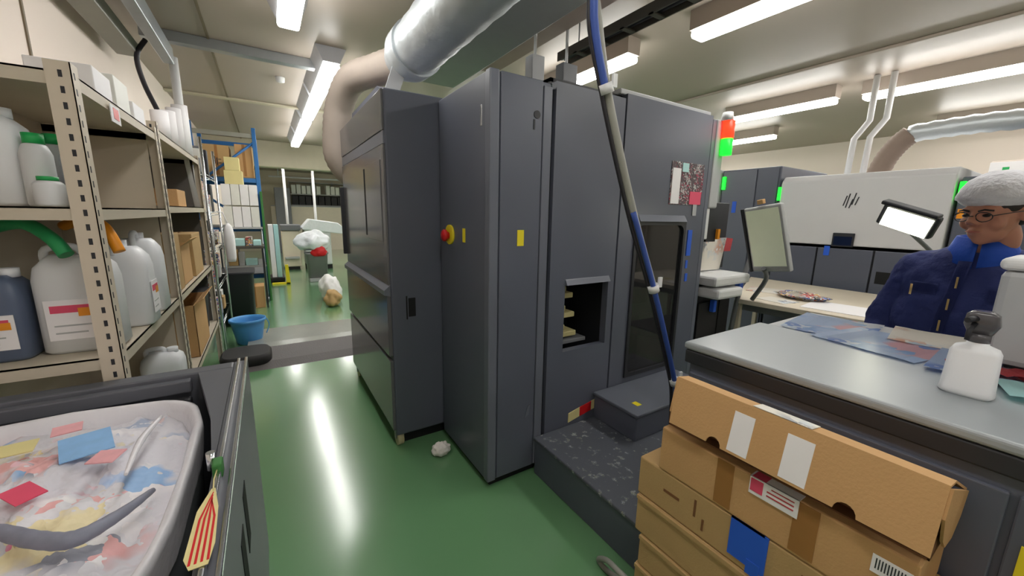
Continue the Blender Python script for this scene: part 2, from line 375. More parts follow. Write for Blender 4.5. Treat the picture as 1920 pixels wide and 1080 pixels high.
t.part('push_button', G().cyl((BX-.012, 2.25, 1.45), (BX-.03, 2.25, 1.45), .022).lathe([(.036, 0), (.038, .012), (.03, .022), (.006, .026)], n=20, X=Matrix.Translation((BX-.028, 2.25, 1.45)) @ Matrix.Rotation(-PI/2, 4, 'Y')), 'red', 'red mushroom button', parent=es)
label_plate(t, 'warning_label', BX, 2.047, 1.46, .035, .08, 'x', 'yellow', 'yellow strip label')
t.part('key_slot', G().box(BX-.004, 1.825, 2.02, BX+.002, 1.845, 2.12, .002), 'silver', 'bright narrow slot')
t.part('gap_shade', G().box(1.337, BY+.02, .06, 1.352, BY+.06, 2.24), 'dark')  # near-black strip stands in for the shade between the cabinets

# C: main press front
CX0, CX1, CT = 1.354, 2.85, 2.31
t = T('printing_press', 'long dark grey printing press front with tall black window and signal tower', 'printing press', (2.1, 2.5, 0))
g = G()
g.box(CX0, BY+.62, .04, CX1, 3.6, CT)                                     # back block
g.box(CX0, BY+.05, .04, CX0+.02, BY+.62, CT).box(CX1-.02, BY+.05, .04, CX1, BY+.62, CT).box(CX0, BY+.05, CT-.02, CX1, BY+.62, CT).box(CX0, BY+.05, .04, CX1, BY+.62, .10)
g.box(1.885, BY+.05, .04, 1.905, BY+.62, CT)
g.box(CX0+.04, BY+.06, 0, CX1-.04, 3.5, .04, mi=1)
t.part('body', g, ['charcoal', 'dark'])
t.part('front_panel', G().plate_hole(CX0+.006, 1.888, .05, CT-.03, 1.478, 1.838, .755, 1.172, .006, BY, BY+.05), 'press', 'panel with small square opening')
dp = t.part('front_panel', G().plate_hole(1.903, 2.80, .05, CT, 2.05, 2.585, .47, 1.55, .07, BY, BY+.045), 'press', 'wide panel around tall window')
t.part('side_strip', G().box(2.805, BY, .05, CX1, BY+.05, CT-.02, .004), 'press2')
t.part('roof_rail', G().box(1.86, BY+.02, CT-.002, CX1-.05, BY+.3, CT+.03, .006), 'ltgrey', 'pale rail along the roof')
wf = t.part('window_frame', G().plate_hole(2.045, 2.59, .465, 1.555, 2.07, 2.565, .49, 1.53, .05, BY-.012, BY+.03), 'charcoal', 'black rounded window frame')
t.part('pane', G().box(2.06, BY+.006, .48, 2.575, BY+.012, 1.54), 'glass', 'dark glass pane', parent=wf)
t.part('window_ledge', G().prism([(BY, 1.555), (BY-.03, 1.555), (BY-.006, 1.595), (BY, 1.6)], 'x', 2.07, 2.57), 'press2')
g = G().box(1.92, BY+.50, .3, 2.78, BY+.6, 1.9).box(2.3, BY+.42, .55, 2.56, BY+.5, 1.5, .01, mi=1).box(2.1, BY+.4, 1.2, 2.35, BY+.5, 1.38, .01, mi=2)
g.cyl((1.92, BY+.34, 1.08), (2.78, BY+.34, 1.08), .06, n=20, mi=3).cyl((1.92, BY+.36, .82), (2.78, BY+.36, .82), .05, n=20, mi=3)
g.box(2.1, BY+.3, .5, 2.5, BY+.5, .62, .01, mi=4)
t.part('rollers_and_reflections', g, ['rubber', 'hosebrown', 'dark', 'midgrey', 'olive'])  # coloured blocks around the rollers stand in for reflections in the glass
t.part('red_reflection', G().box(2.325, BY+.30, 1.28, 2.39, BY+.32, 1.35), mat('dim_red', (200, 40, 40), .4, emit=.6), 'small red glow behind the glass in place of a reflected light')  # glowing block stands in for a red light reflected in the pane
g = G().box(1.47, BY+.40, .74, 1.85, BY+.42, 1.19)
for k, z in enumerate((.80, .93, 1.06)): g.box(1.49, BY+.12, z, 1.49+.2-.02*k, BY+.34, z+.035, .006, mi=1).box(1.5, BY+.15, z+.035, 1.62, BY+.3, z+.075, .01, mi=1)
g.box(1.55, BY+.1, .76, 1.76, BY+.3, .785, .004, mi=2)
t.part('inner_trays', g, ['dark', 'inner', 'midgrey'], 'beige trays inside the square opening')
t.part('opening_hood', G().prism([(BY, 1.172), (BY-.02, 1.175), (BY-.004, 1.205), (BY, 1.21)], 'x', 1.478, 1.838), 'press2')
ps = t.part('poster', G().box(2.375, BY-.004, 1.675, 2.75, BY, 1.965, .001), 'poster', 'dark red and grey safety poster')
t.part('white_sheet', G().box(2.385, BY-.008, 1.68, 2.475, BY-.004, 1.92), 'paper', 'white strip on the poster', parent=ps)
t.part('pink_sheet', G().box(2.60, BY-.008, 1.68, 2.735, BY-.004, 1.77), 'pink', 'pinkish red corner of the poster', parent=ps)
t.part('white_sheet', G().box(2.49, BY-.008, 1.90, 2.56, BY-.004, 1.96), 'teal', parent=ps)
t.part('hanging_tag', G().box(2.655, BY-.006, 1.60, 2.70, BY-.002, 1.70), 'ltgrey')
label_plate(t, 'blue_tag', 2.655, BY, 1.40, .05, .19, 'y', 'blue', 'blue hanging tag', d=.006)
label_plate(t, 'blue_tag', 2.65, BY, 1.24, .025, .06, 'y', 'blue', 'small blue tape piece', d=.004)
label_plate(t, 'blue_tag', 2.66, BY, 1.14, .03, .06, 'y', 'blue', 'small blue tape piece', d=.004)
g = G().prism([(1.55, .262), (1.645, .282), (1.645, .345), (1.55, .325)], 'y', BY-.004, BY).prism([(1.645, .282), (1.745, .30), (1.745, .363), (1.645, .345)], 'y', BY-.0045, BY, mi=1).prism([(1.745, .30), (1.875, .325), (1.875, .388), (1.745, .363)], 'y', BY-.004, BY)
t.part('danger_label', g, ['tape2', 'red'], 'red and cream warning strip')
# signal tower + control arm at the right corner
tw = t.part('tower_post', G().box(2.862, BY+.0, 1.66, 2.975, BY+.12, 2.30, .012), 'ltgrey', 'pale upright signal tower post')
t.part('red_light', G().cyl((2.955, BY-.03, 2.17), (2.955, BY-.03, 2.29), .042, n=20), 'glowred', 'lit red signal', parent=tw)
t.part('green_light', G().cyl((2.955, BY-.03, 2.05), (2.955, BY-.03, 2.165), .040, n=20), 'glowgreen', 'lit green signal', parent=tw)
t.part('cap', G().cyl((2.945, BY-.02, 2.29), (2.945, BY-.02, 2.35), .045, .035), 'whitepl', parent=tw)
t.part('bracket', G().box(2.87, BY+.02, 1.42, 2.92, BY+.1, 1.66, .008), 'whitepl')
t.part('orange_tag', G().box(3.03, BY, 1.42, 3.06, BY+.02, 1.50).box(2.92, BY+.03, 1.40, 3.05, BY+.1, 1.66, mi=1), ['orange', 'charcoal'], 'small orange tag on dark block')

# ---------------------------------------------------------------- steps
t = T('step_platform', 'low black grey step with worn speckled tread in front of the press', 'step', (1.7, 1.35, 0))
t.part('riser', G().prism([(1.285, 1.735), (1.285, .895), (2.6, .895), (2.6, 1.735)], 'z', 0, .225, bev=.006), 'press')
t.part('tread', G().box(1.275, .888, .225, 2.6, 1.737, .245, .006), 'treads', 'speckled worn tread')
t = T('step_platform', 'upper smaller dark step standing on the low step below the window', 'step', (2.1, 1.5, .245))
t.part('riser', G().box(1.77, 1.38, .246, 2.6, 1.735, .405, .006), 'press')
t.part('tread', G().box(1.76, 1.37, .405, 2.6, 1.737, .425, .006).box(1.86, 1.45, .4255, 1.90, 1.50, .4262, mi=1), ['press2', 'yellow'], 'tread with small yellow mark')

# ---------------------------------------------------------------- stacker counter
KX0, KX1, KY1, KZ = 1.37, 1.955, .873, 1.1
t = T('work_counter', 'wide dark grey machine counter with pale grey top behind the cardboard boxes', 'counter', (1.66, 0, 0))
t.part('body', G().box(KX0+.02, -1.6, .06, KX1, KY1-.02, KZ-.07, .008).box(KX0+.06, -1.55, 0, KX1-.04, KY1-.06, .06, mi=1), ['press', 'dark'])
t.part('worktop', G().box(KX0, -1.62, KZ-.03, KX1+.005, KY1, KZ, .01, seg=3), 'counter', 'pale grey worktop')
t.part('edge_band', G().box(KX0+.004, -1.6, KZ-.085, KX1, KY1-.006, KZ-.031, .006), 'charcoal')
d1 = t.part('door_panel', G().box(KX0+.006, .045, .07, KX0+.022, KY1-.03, KZ-.12, .004), 'press')
d2 = t.part('door_panel', G().box(KX0+.006, -.8, .07, KX0+.022, .032, KZ-.12, .004), 'press')
t.part('warning_label', G().box(KX0+.002, -.012, .78, KX0+.006, .012, .87), 'yellow', 'yellow label', parent=d2)
t = T('inspection_table', 'table behind the grey counter strewn with blue printed sheets', 'table', (2.2, 0, 0))
t.part('tabletop', G().box(KX1+.012, -1.6, KZ-.04, 2.43, .84, KZ-.004, .004), 'ltgrey')
for lx, ly in ((2.0, .8), (2.39, .8), (2.0, -1.5), (2.39, -1.5)): t.part('leg', G().box(lx-.02, ly-.02, 0, lx+.02, ly+.02, KZ-.04, .004), 'midgrey')
t.part('shelf_board', G().box(1.98, -1.5, .4, 2.4, .8, .42), 'midgrey')
def sheet(cx, cy, w_, l_, a, z, m, label, group='printed sheets on the counter'):
    g = G(); n = 10; v = []; f = []
    for i in range(n+1):
        for j in range(5):
            u = (i/n-.5)*l_; q = (j/4-.5)*w_
            v.append((q, u, .003*math.sin(i*1.3+cx*9)*(abs(i/n-.5)*2)+.002))
    for i in range(n):
        for j in range(4): f.append((i*5+j, i*5+j+1, (i+1)*5+j+1, (i+1)*5+j))
    g.add(v, f, 0, True, Matrix.Translation((cx, cy, z)) @ Matrix.Rotation(a, 4, 'Z'))
    b = bmesh.new(); vs = [b.verts.new(p) for p in g.v]; fs = [b.faces.new([vs[i] for i in q]) for q in g.f]
    bmesh.ops.solidify(b, geom=fs, thickness=.0008); g2 = G(); g2.bm(b, 0, False)
    return one('printed_sheet', g2, m, label, 'printed sheet', group)
zs = KZ+.001
sheet(2.18, .66, .42, .30, .12, zs, 'prints', 'blue printed sheet at the far end of the sheet table')
sheet(2.05, .45, .36, .34, -.2, zs+.004, 'prints', 'large blue printed sheet overlapping the counter edge before the operator')
sheet(2.28, .30, .30, .36, .15, zs+.008, 'prints2', 'pale printed sheet directly under the operator’s chest')
sheet(1.98, .16, .34, .28, .05, zs+.012, 'prints', 'blue and pink sheet beside the spray bottle')
sheet(1.80, .02, .16, .22, .3, zs+.016, 'teal', 'small pale teal sheet right of the spray bottle')
sheet(1.80, -.25, .36, .3, -.1, zs+.020, 'prints', 'blue sheet at the right edge by the grey box')

# white spray bottle
bx, by = 1.66, .175
t = T('spray_bottle', 'squat white spray bottle with clear dark trigger on the counter', 'bottle', (bx, by, KZ))
def rrect(cx, cy, z, a, b, p=4, n=28):
    r = []
    for k in range(n):
        th = 2*PI*k/n; c, s = math.cos(th), math.sin(th)
        r.append((cx+a*abs(c)**(2/p)*(1 if c > 0 else -1), cy+b*abs(s)**(2/p)*(1 if s > 0 else -1), z))
    return r
t.part('bottle_body', G().loft([rrect(bx, by, KZ+z, a, b) for z, a, b in ((0, .036, .047), (.008, .042, .054), (.02, .040, .052), (.125, .038, .048), (.138, .034, .042), (.147, .022, .022), (.155, .02, .02))]), 'jugw')
sp = t.part('spray_head', G().cyl((bx, by, KZ+.155), (bx, by, KZ+.18), .022).loft([rrect(bx, by, KZ+.18, .018, .024), rrect(bx-.005, by, KZ+.205, .024, .034), rrect(bx-.015, by, KZ+.235, .026, .03), rrect(bx-.015, by, KZ+.245, .016, .018)]), 'spray')
t.part('nozzle', G().cyl((bx-.03, by+.01, KZ+.225), (bx-.07, by+.02, KZ+.222), .009, .007), 'charcoal', parent=sp)
t.part('trigger', G().tube([(bx-.03, by+.01, KZ+.21), (bx-.05, by+.015, KZ+.19), (bx-.052, by+.015, KZ+.165)], .006, 8), 'charcoal', parent=sp)
# red cloth
g = G(); v = []; f = []
for i in range(25):
    for j in range(7):
        v.append((1.86+.012*math.sin(i*.8+j)+j*.016, .25-.33*i/24+.01*math.sin(j*1.4), KZ+.022+.012*abs(math.sin(i*.7+j*1.1))))
for i in range(24):
    for j in range(6): f.append((i*7+j, i*7+j+1, (i+1)*7+j+1, (i+1)*7+j))
b = bmesh.new(); vs = [b.verts.new(p) for p in v]; fs = [b.faces.new([vs[i] for i in q]) for q in f]
bmesh.ops.solidify(b, geom=fs, thickness=.012); g.bm(b, 0, True)
one('cleaning_cloth', g, 'pinkred', 'crumpled red cloth strip lying behind the spray bottle', 'cloth')
# grey unit at the right edge
t = T('label_printer', 'pale grey boxy unit with white lid at the right edge of the counter', 'printer', (2.12, -.05, KZ))
t.part('housing', G().box(2.0, -.30, KZ+.026, 2.25, .20, KZ+.335, .02), 'ltgrey')
t.part('lid', G().box(1.99, -.31, KZ+.335, 2.26, .207, KZ+.375, .016, seg=3), 'whitepl', 'white lid')
t.part('foot', G().box(2.03, -.25, KZ-.004, 2.22, .15, KZ+.026, .005), 'charcoal')

# ---------------------------------------------------------------- cardboard boxes
def label_on_x(t, x, y0, y1, z0, z1, m, name='paper_label', label=None, parent=None, th=.0015):
    return t.part(name, G().box(x-th, y0, z0, x, y1, z1), m, label, parent)
BXX = 1.10; grp = 'cartons stacked before the counter'
tiers = [(.0, .135, .0, .80, 'lowest carton of the stack before the counter'), (.137, .272, .0, .81, 'second carton from the floor in the stack'),
         (.274, .405, .02, .80, 'third carton from the floor in the stack'), (.407, .562, .01, .825, 'fourth carton from the floor, below the one with blue tape')]
for z0, z1, y0, y1, l in tiers:
    t = T('cardboard_box', 'tan closed '+l, 'box', (BXX+.13, .4, z0), grp)
    t.part('carton', G().box(BXX, y0, z0, 1.36, y1, z1, .006), 'card2')
    t.part('top_flap', G().box(BXX-.008, y0+.004, z1-.016, BXX, y1-.004, z1-.002), 'card2')
z0, z1 = .564, .712
t = T('cardboard_box', 'carton with a strip of blue tape hanging on its side', 'box', (BXX+.13, .4, z0), grp)
cb = t.part('carton', G().box(BXX+.002, .0, z0, 1.36, .828, z1, .006), 'card2')
t.part('blue_tape', G().box(BXX-.002, .388, z0+.025, BXX+.003, .49, z1+.002).box(BXX-.002, .398, z1-.002, BXX+.03, .49, z1+.002).box(BXX-.004, .40, z0+.005, BXX, .435, z0+.05), 'blue', 'torn blue tape', parent=cb)
t.part('printed_mark', G().box(BXX, .60, z0+.06, BXX+.003, .607, z0+.12).box(BXX, .57, z0+.03, BXX+.003, .577, z0+.07).box(BXX, .30, z0+.05, BXX+.003, .306, z0+.11).box(BXX, .66, z0+.075, BXX+.003, .72, z0+.085), 'cardshade_print', 'faint printed marks', parent=cb)
z0, z1 = .714, .872
t = T('cardboard_box', 'upper brown carton with shipping label and tape bands under the open box', 'box', (BXX+.13, .4, z0), grp)
cb = t.part('carton', G().box(BXX, .115, z0, 1.36, .748, z1, .006), 'card')
for a, b_ in ((.50, .55), (.29, .345)): t.part('packing_tape', G().box(BXX-.0015, a, z0+.01, BXX+.001, b_, z1-.003), 'tapebr', 'darker tape band', parent=cb)
# open box on the very top with its lid tilted toward the camera
t = T('cardboard_box', 'open topmost carton with raised lid, white stickers and thumb notches', 'box', (BXX+.14, .4, .874), grp)
wl = .004
g = G().box(1.13, .11, .874, 1.36, .745, .878).box(1.17, .11, .874, 1.17+wl, .745, .93).box(1.352, .11, .874, 1.356, .745, .945).box(1.13, .11, .874, 1.36, .114, .93).box(1.13, .741, .874, 1.36, .745, .93)
# lid: front apron with two notches + sloped top
def notched(y0, y1, n0):
    pts = [(y0, 0), (y1, 0), (y1, 1)]
    return pts
apron = []
ys = [(.66, .36)]
def apron_poly():
    P = [(.105, .0), (.105, .155), (.715, .155), (.71, .0)]
    # notches cut out along the lower edge, drawn from high y to low y
    out = [(.715, .155), (.708, .0)]
    for c in (.56, .245):
        for k in range(9):
            a = PI*k/8; out.append((c+.022*math.cos(a), .024*math.sin(a)))
    out += [(.105, 0), (.105, .155)]
    return out
t.part('tray', g, ['cardshade_print'])  # tray in darkened cardboard, the shade under the lid put into its colour
base = V((BXX-.025, 0, .915)); tilt = .22
XL = Matrix.Translation(base) @ Matrix.Rotation(tilt, 4, 'Y')
lid = t.part('lid', G().prism(apron_poly(), 'x', 0, .005, X=XL), 'card', 'raised lid apron with two thumb notches')
top = XL @ V((0, 0, .155))
t.part('lid_top', G().prism([(top.x, top.z), (top.x+.06, top.z-.011), (1.362, .96), (1.362, .953), (top.x+.06, top.z-.017), (top.x+.004, top.z-.006)], 'y', .105, .715), 'card', parent=lid)
t.part('end_flap', G().prism([(top.x+.002, top.z-.006), (top.x-.012, top.z-.07), (top.x+.03, top.z-.14), (top.x+.08, top.z-.18), (top.x+.15, top.z-.19), (top.x+.21, top.z-.16), (top.x+.24, top.z-.105)], 'y', .100, .105), 'card', 'rounded end ear', parent=lid)
t.part('end_flap', G().prism([(top.x+.003, top.z-.005), (top.x-.02, top.z-.12), (top.x+.10, top.z-.12), (top.x+.16, top.z-.07)], 'y', .715, .72), 'card', parent=lid)
for a, b_ in ((.465, .52), (.325, .385)): t.part('white_sticker', G().box(-.0015, a, .008, 0, b_, .125, X=XL), 'paper', 'white torn sticker', parent=lid)
t.part('top_label', G().box(0, .34, .0, .055, .48, .002, X=Matrix.Translation((top.x+.001, 0, top.z+.001)) @ Matrix.Rotation(.182, 4, 'Y')), 'prints2', 'printed label on the lid top', parent=lid)
# shipping and barcode labels lie on the brown carton's front edge
t2 = bpy.data.objects
lab = T('shipping_label', 'white and pink shipping label on the brown carton under the raised lid', 'label', (BXX+.02, .42, .8725))
lab.part('paper', G().box(BXX-.004, .335, .8722, BXX+.05, .455, .8738).box(BXX-.004, .335, .82, BXX-.0025, .455, .8738), 'paper')
lab.part('pink_stamp', G().box(BXX-.0048, .42, .83, BXX-.004, .452, .868).box(BXX-.004, .415, .8738, BXX+.03, .45, .8743), 'pink', 'pink stamp')
lab.part('print_lines', G().box(BXX-.0048, .345, .836, BXX-.004, .41, .840).box(BXX-.0048, .345, .848, BXX-.004, .41, .852).box(BXX-.0048, .345, .86, BXX-.004, .40, .863), 'pinkred')
lab = T('barcode_label', 'small white barcode label low on the near end of the brown carton', 'label', (BXX, .15, .80))
lab.part('paper', G().box(BXX-.0025, .122, .80, BXX-.001, .188, .845), 'paper')
g = G()
for k in range(11): g.box(BXX-.0032, .127+.0052*k, .812, BXX-.0025, .127+.0052*k+.0022, .838)
lab.part('bars', g, 'charcoal')

# ---------------------------------------------------------------- hanging cable bundle
def cab(pts, r, m, name='cable', label=None, t=None, n=10): return t.part(name, G().tube(pts, r, n, smooth=6), m, label)
t = T('cable_bundle', 'blue, grey and red cables hanging slanted from ceiling to the step, tied with white ties', 'cable', (1.2, 1.2, .45))
A = [(1.26, 1.2, 3.14), (1.22, 1.2, 2.7), (1.108, 1.2, 2.37), (1.195, 1.2, 2.07), (1.40, 1.2, 1.60), (1.59, 1.2, 1.235), (1.80, 1.2, .78), (1.86, 1.2, .60), (1.89, 1.2, .26)]
off = lambda d, e=0: [(x+d, y+e, z) for x, y, z in A]
cab(off(-.012)[:4], .016, 'bluecable', 'blue_cable', 'blue upper sheath', t)
cab(off(.006, .01)[2:6], .019, 'greyconduit', 'grey_conduit', 'grey corrugated conduit', t)
cab(off(-.012, -.008)[4:], .013, 'bluecable', 'blue_cable', 'blue lower cable', t)
cab(off(-.022, .015)[1:], .009, 'blackcable', 'black_cable', None, t)
cab(off(.016, .018)[4:], .008, 'redcable', 'red_cable', 'dark red wire', t)
cab(off(-.004, .02)[5:], .007, 'greyconduit', 'grey_wire', None, t)
for x, z in ((1.585, 1.245), (1.835, .70), (1.19, 2.085)):
    t.part('cable_tie', G().cyl((x-.012, 1.2, z+.012), (x+.004, 1.2, z-.022), .027, n=14).box(x+.012, 1.18, z, x+.035, 1.19, z+.05), 'whitepl', 'white tie')
# hose lying by the boxes
one('floor_hose', G().tube([(1.2, .90, .012), (1.17, 1.0, .012), (1.165, 1.05, .03), (1.14, .98, .10), (1.12, .90, .13), (1.15, .84, .10), (1.22, .84, .03)], .012, 10, smooth=6), 'greyconduit', 'grey hose curling up beside the carton stack at the step', 'hose')

# ---------------------------------------------------------------- crumpled things
def crumple(c, r, seed, n=24, amp=.35, fq=5, mi=0, g=None):
    g = g or G(); b = bmesh.new(); bmesh.ops.create_icosphere(b, subdivisions=4, radius=1)
    for q in b.verts:
        d = q.co.normalized(); k = 1+amp*(noise.noise(d*fq*.5+V((seed, 0, 0)))+.5*abs(noise.noise(d*fq+V((0, seed, 0)))))
        q.co = V((d.x*r[0]*k, d.y*r[1]*k, max(d.z*r[2]*k, -r[2]*.8)))+V(c)
    return g.bm(b, mi, True)
one('paper_tissue', crumple((.86, 2.20, .04), (.055, .045, .045), 3), 'tissue', 'crumpled white tissue on the floor between two machine cabinets', 'tissue')

# ---------------------------------------------------------------- ducts and pipes
t = T('air_duct', 'big silver foil air duct under the ceiling above the dark machine cabinet', 'duct', (1.02, 1.0, 2.75))
pts = [(1.0, -2.0+.1*k, 2.72) for k in range(50)]
t.part('foil_tube', G().tube(pts, .175, 32, rib=.015), 'foil')
t.part('end_collar', G().tube([(1.0, 2.86, 2.72), (.99, 3.02, 2.715), (.97, 3.14, 2.70)], [.19, .185, .14], 32), 'foil')
t.part('foil_flap', G().box(-.05, -.004, -.20, .05, .004, 0, .002, X=Matrix.Translation((.90, 2.98, 2.60)) @ Matrix.Rotation(.35, 4, 'Y')), 'ltgrey', 'loose foil flap')
for y in (.2, 1.7): t.part('hanger_strap', G().box(.995, y, 2.89, 1.005, y+.02, 3.15), 'steel')
t = T('flexible_hose', 'beige ribbed flexible hose bending down behind the aisle cabinet', 'hose', (.62, 4.1, 1.95))
t.part('hose', G().tube([(.98, 3.12, 2.70), (.88, 3.5, 2.73), (.74, 3.85, 2.72), (.665, 4.06, 2.55), (.635, 4.12, 2.3), (.65, 4.12, 2.08), (.80, 4.12, 1.92), (1.1, 4.1, 1.9)], [.12, .12, .12, .12, .125, .135, .14, .13], 24, smooth=10, rib=.02), 'hosebeige')
t = T('air_duct', 'silver ribbed duct high at the right edge above the operator', 'duct', (5.6, .6, 2.45))
t.part('foil_tube', G().tube([(5.6, 1.36-.06*k, 2.46+.02*math.sin(k*.2)) for k in range(38)], .085, 20, rib=.06), 'foil')
t = T('flexible_hose', 'brown flexible hose dropping from the silver duct to the white press', 'hose', (5.6, 1.5, 2.05))
t.part('hose', G().tube([(5.6, 1.34, 2.46), (5.6, 1.42, 2.38), (5.6, 1.50, 2.24), (5.62, 1.56, 2.06)], .095, 20, smooth=8, rib=.03), 'hosebrown')
for x, y, l in ((5.75, 1.86, 'white vertical pipe left of the brown hose, farther from it'), (5.75, 1.72, 'white vertical pipe directly left of the brown hose')):
    one('wall_pipe', G().tube([(x, y, 2.07), (x, y-.01, 2.5), (x, y-.12, 2.68), (x, y-.12, 3.14)], .03, 12), 'whitepl', l, 'pipe')
g = G().box(-.8, 4.86, 3.06, .62, 4.96, 3.149, .004)
one('cable_tray', g, 'steel', 'galvanised tray crossing the ceiling above the aisle', 'cable tray')
one('ceiling_channel', G().box(-.93, .6, 2.83, -.78, 4.7, 2.93, .008), 'greyconduit', 'wide grey channel running along the left wall top', 'cable channel')
one('ceiling_channel', G().box(-.66, .6, 2.86, -.58, 4.85, 3.0, .008), 'steel', 'bright steel channel running beside the grey one', 'cable channel')
one('wall_pipe', G().tube([(-.60, 4.95, 2.95), (-.60, 4.95, 2.1), (-.56, 4.95, 1.6)], .035, 12), 'whitepl', 'white vertical pipe dropping behind the second beige shelf', 'pipe')
one('hanging_cable', G().tube([(-.72, 4.6, 2.95), (-.78, 4.55, 2.8), (-.76, 4.55, 2.6), (-.68, 4.5, 2.35), (-.62, 4.5, 2.1)], .018, 10, smooth=6), 'blackcable', 'black cable curving down the left wall to the shelf top', 'cable')
for x, y, l in ((.285, 5.72, 'small white detector on the ceiling over the aisle'), (1.0, 4.6, 'small white detector on the ceiling beside the silver duct')):
    one('smoke_detector', G().lathe([(.02, -.06), (.045, -.05), (.05, -.01), (.05, 0)], (x, y, ZC)), 'whitepl', l, 'smoke detector')
# dark cable tray and brackets above the press
t = T('cable_tray', 'dark cable tray hung above the press roof', 'cable tray', (2.1, 2, 2.9))
g = G().box(2.38, .6, 2.90, 2.39, 2.9, 2.97).box(2.26, .6, 2.90, 2.27, 2.9, 2.97)
for k in range(9): g.box(2.26, .65+.25*k, 2.90, 2.39, .69+.25*k, 2.91)
t.part('tray_rails', g, 'darkmetal')
t.part('cables', G().tube([(2.30, .6, 2.94), (2.31, 1.5, 2.95), (2.30, 2.4, 2.94), (2.31, 2.9, 2.94)], .024, 10, smooth=5).tube([(2.35, .6, 2.94), (2.345, 1.5, 2.94), (2.35, 2.4, 2.95), (2.34, 2.9, 2.94)], .02, 10, smooth=5), 'blackcable')
for y in (1.0, 2.9): t.part('hanger_rod', G().cyl((2.325, y-.2, 2.91), (2.325, y-.2, 3.15), .006), 'steel')
one('ceiling_duct', G().box(1.42, -1, 2.93, 1.86, 4.2, 3.149, .01), 'ltgrey', 'flat grey rectangular duct fixed along the ceiling beside the silver duct', 'duct')
one('ceiling_board', G().box(1.89, -1, 3.06, 2.2, 3.9, 3.149, .006), 'hosebrown', 'brownish flat board along the ceiling between grey duct and dark tray', 'board')
t = T('junction_boxes', 'cluster of pale switch boxes and conduits hanging over the press roof', 'junction box', (2.05, 2.75, 2.55))
t.part('box_body', G().box(1.86, 2.7, 2.62, 1.98, 2.8, 2.82, .006), 'ltgrey'); t.part('box_body', G().box(2.13, 2.65, 2.66, 2.28, 2.75, 2.8, .006), 'midgrey')
t.part('conduit', G().tube([(1.8, 2.9, 2.56), (2.05, 2.85, 2.6), (2.4, 2.6, 2.5), (2.6, 2.5, 2.44)], .02, 10, smooth=5).cyl((1.92, 2.75, 2.8), (1.92, 2.75, 3.15), .012).cyl((2.2, 2.7, 2.8), (2.2, 2.7, 3.15), .012), 'whitepl')
t.part('cables', G().tube([(1.75, 2.8, 2.52), (2.0, 2.75, 2.5), (2.3, 2.55, 2.45), (2.4, 2.5, 2.36)], .03, 10, smooth=5), 'blackcable')

# ---------------------------------------------------------------- left shelving
def angle_post(g, x, y, z0, z1, w_=.06, sx=-1, sy=1, mi=0):
    g.box(x, y, z0, x+sx*w_, y+sy*.003, z1, mi=mi).box(x, y, z0, x+sx*.003, y+sy*w_, z1, mi=mi)
def shelving(x0, x1, y0, y1, zs, zt, label, back='shelf', dark=False):
    t = T('steel_shelf', label, 'shelf', ((x0+x1)/2, (y0+y1)/2, 0), 'beige slotted steel shelves along the left wall')
    for x, y, sx, sy in ((x1, y0, -1, 1), (x0, y0, 1, 1), (x1, y1, -1, -1), (x0, y1, 1, -1)):
        g = G(); angle_post(g, x, y, 0, zt+.01, .062 if y < 2.5 else .045, sx, sy)
        sl = g
        n = int(zt/.05)
        for k in range(n):
            z = .05+k*.05
            sl.box(x+sx*.022, y-sy*.0006, z, x+sx*.032, y+sy*.0005, z+.022, mi=1)
            sl.box(x-sx*.0006, y+sy*.018, z, x+sx*.0005, y+sy*.027, z+.022, mi=1)
        t.part('post', sl, ['shelf', 'charcoal'])
    for z in zs:
        t.part('shelf_board', G().box(x0+.004, y0+.004, z-.045, x1-.004, y0+.008, z).box(x1-.008, y0+.004, z-.045, x1-.004, y1-.004, z).box(x0+.004, y1-.008, z-.045, x1-.004, y1-.004, z).box(x0+.004, y0+.004, z-.006, x1-.004, y1-.004, z), 'shelfsh' if not dark else 'shelfgrey' if z > 2 else 'shelfsh')
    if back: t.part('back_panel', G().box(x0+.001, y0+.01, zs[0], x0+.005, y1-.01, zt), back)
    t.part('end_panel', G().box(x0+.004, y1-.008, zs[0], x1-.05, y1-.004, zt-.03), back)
    return t
SX = -.505
shelving(-.97, SX, 1.955, 3.17, [.45, 1.03, 1.58, 2.02], 2.04, 'beige slotted steel shelf nearest the camera with jugs of chemicals')
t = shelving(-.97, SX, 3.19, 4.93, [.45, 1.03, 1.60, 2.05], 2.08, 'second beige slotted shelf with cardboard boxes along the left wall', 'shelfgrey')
# things on top of the shelves
for k, (y, h, m, l) in enumerate([(2.35, .10, 'paper', 'white paper pile'), (2.62, .14, 'binder', 'taller white paper pile'), (2.9, .09, 'paper', 'low white paper pile')]):
    one('paper_stack', G().box(-.70, y-.11, 2.021+.0, -.52, y+.10, 2.021+h, .004), m, l+' on top of the nearest shelf', 'paper stack', 'paper piles on the shelves')
one('paper_tag', G().box(-.502, 2.30, 1.93, -.499, 2.42, 2.0).box(-.4985, 2.33, 1.945, -.498, 2.40, 1.99, mi=1), ['paper', 'red'], 'white and red tag hanging on the nearest shelf top edge', 'tag')
for k, (y, h, r) in enumerate([(3.75, .20, .05), (4.05, .26, .05), (4.35, .34, .05), (4.62, .42, .05), (4.8, .46, .045)]):
    one('paper_roll', G().cyl((-.57, y, 2.052), (-.57, y, 2.05+h), r, n=18), 'paper', ['shortest upright white roll on the second shelf top', 'second upright white roll from the camera on the shelf top', 'middle upright white roll on the second shelf top', 'fourth tall white roll on the second shelf top', 'tallest white roll at the far end of the shelf top'][k], 'paper roll', 'white rolls on the second shelf')

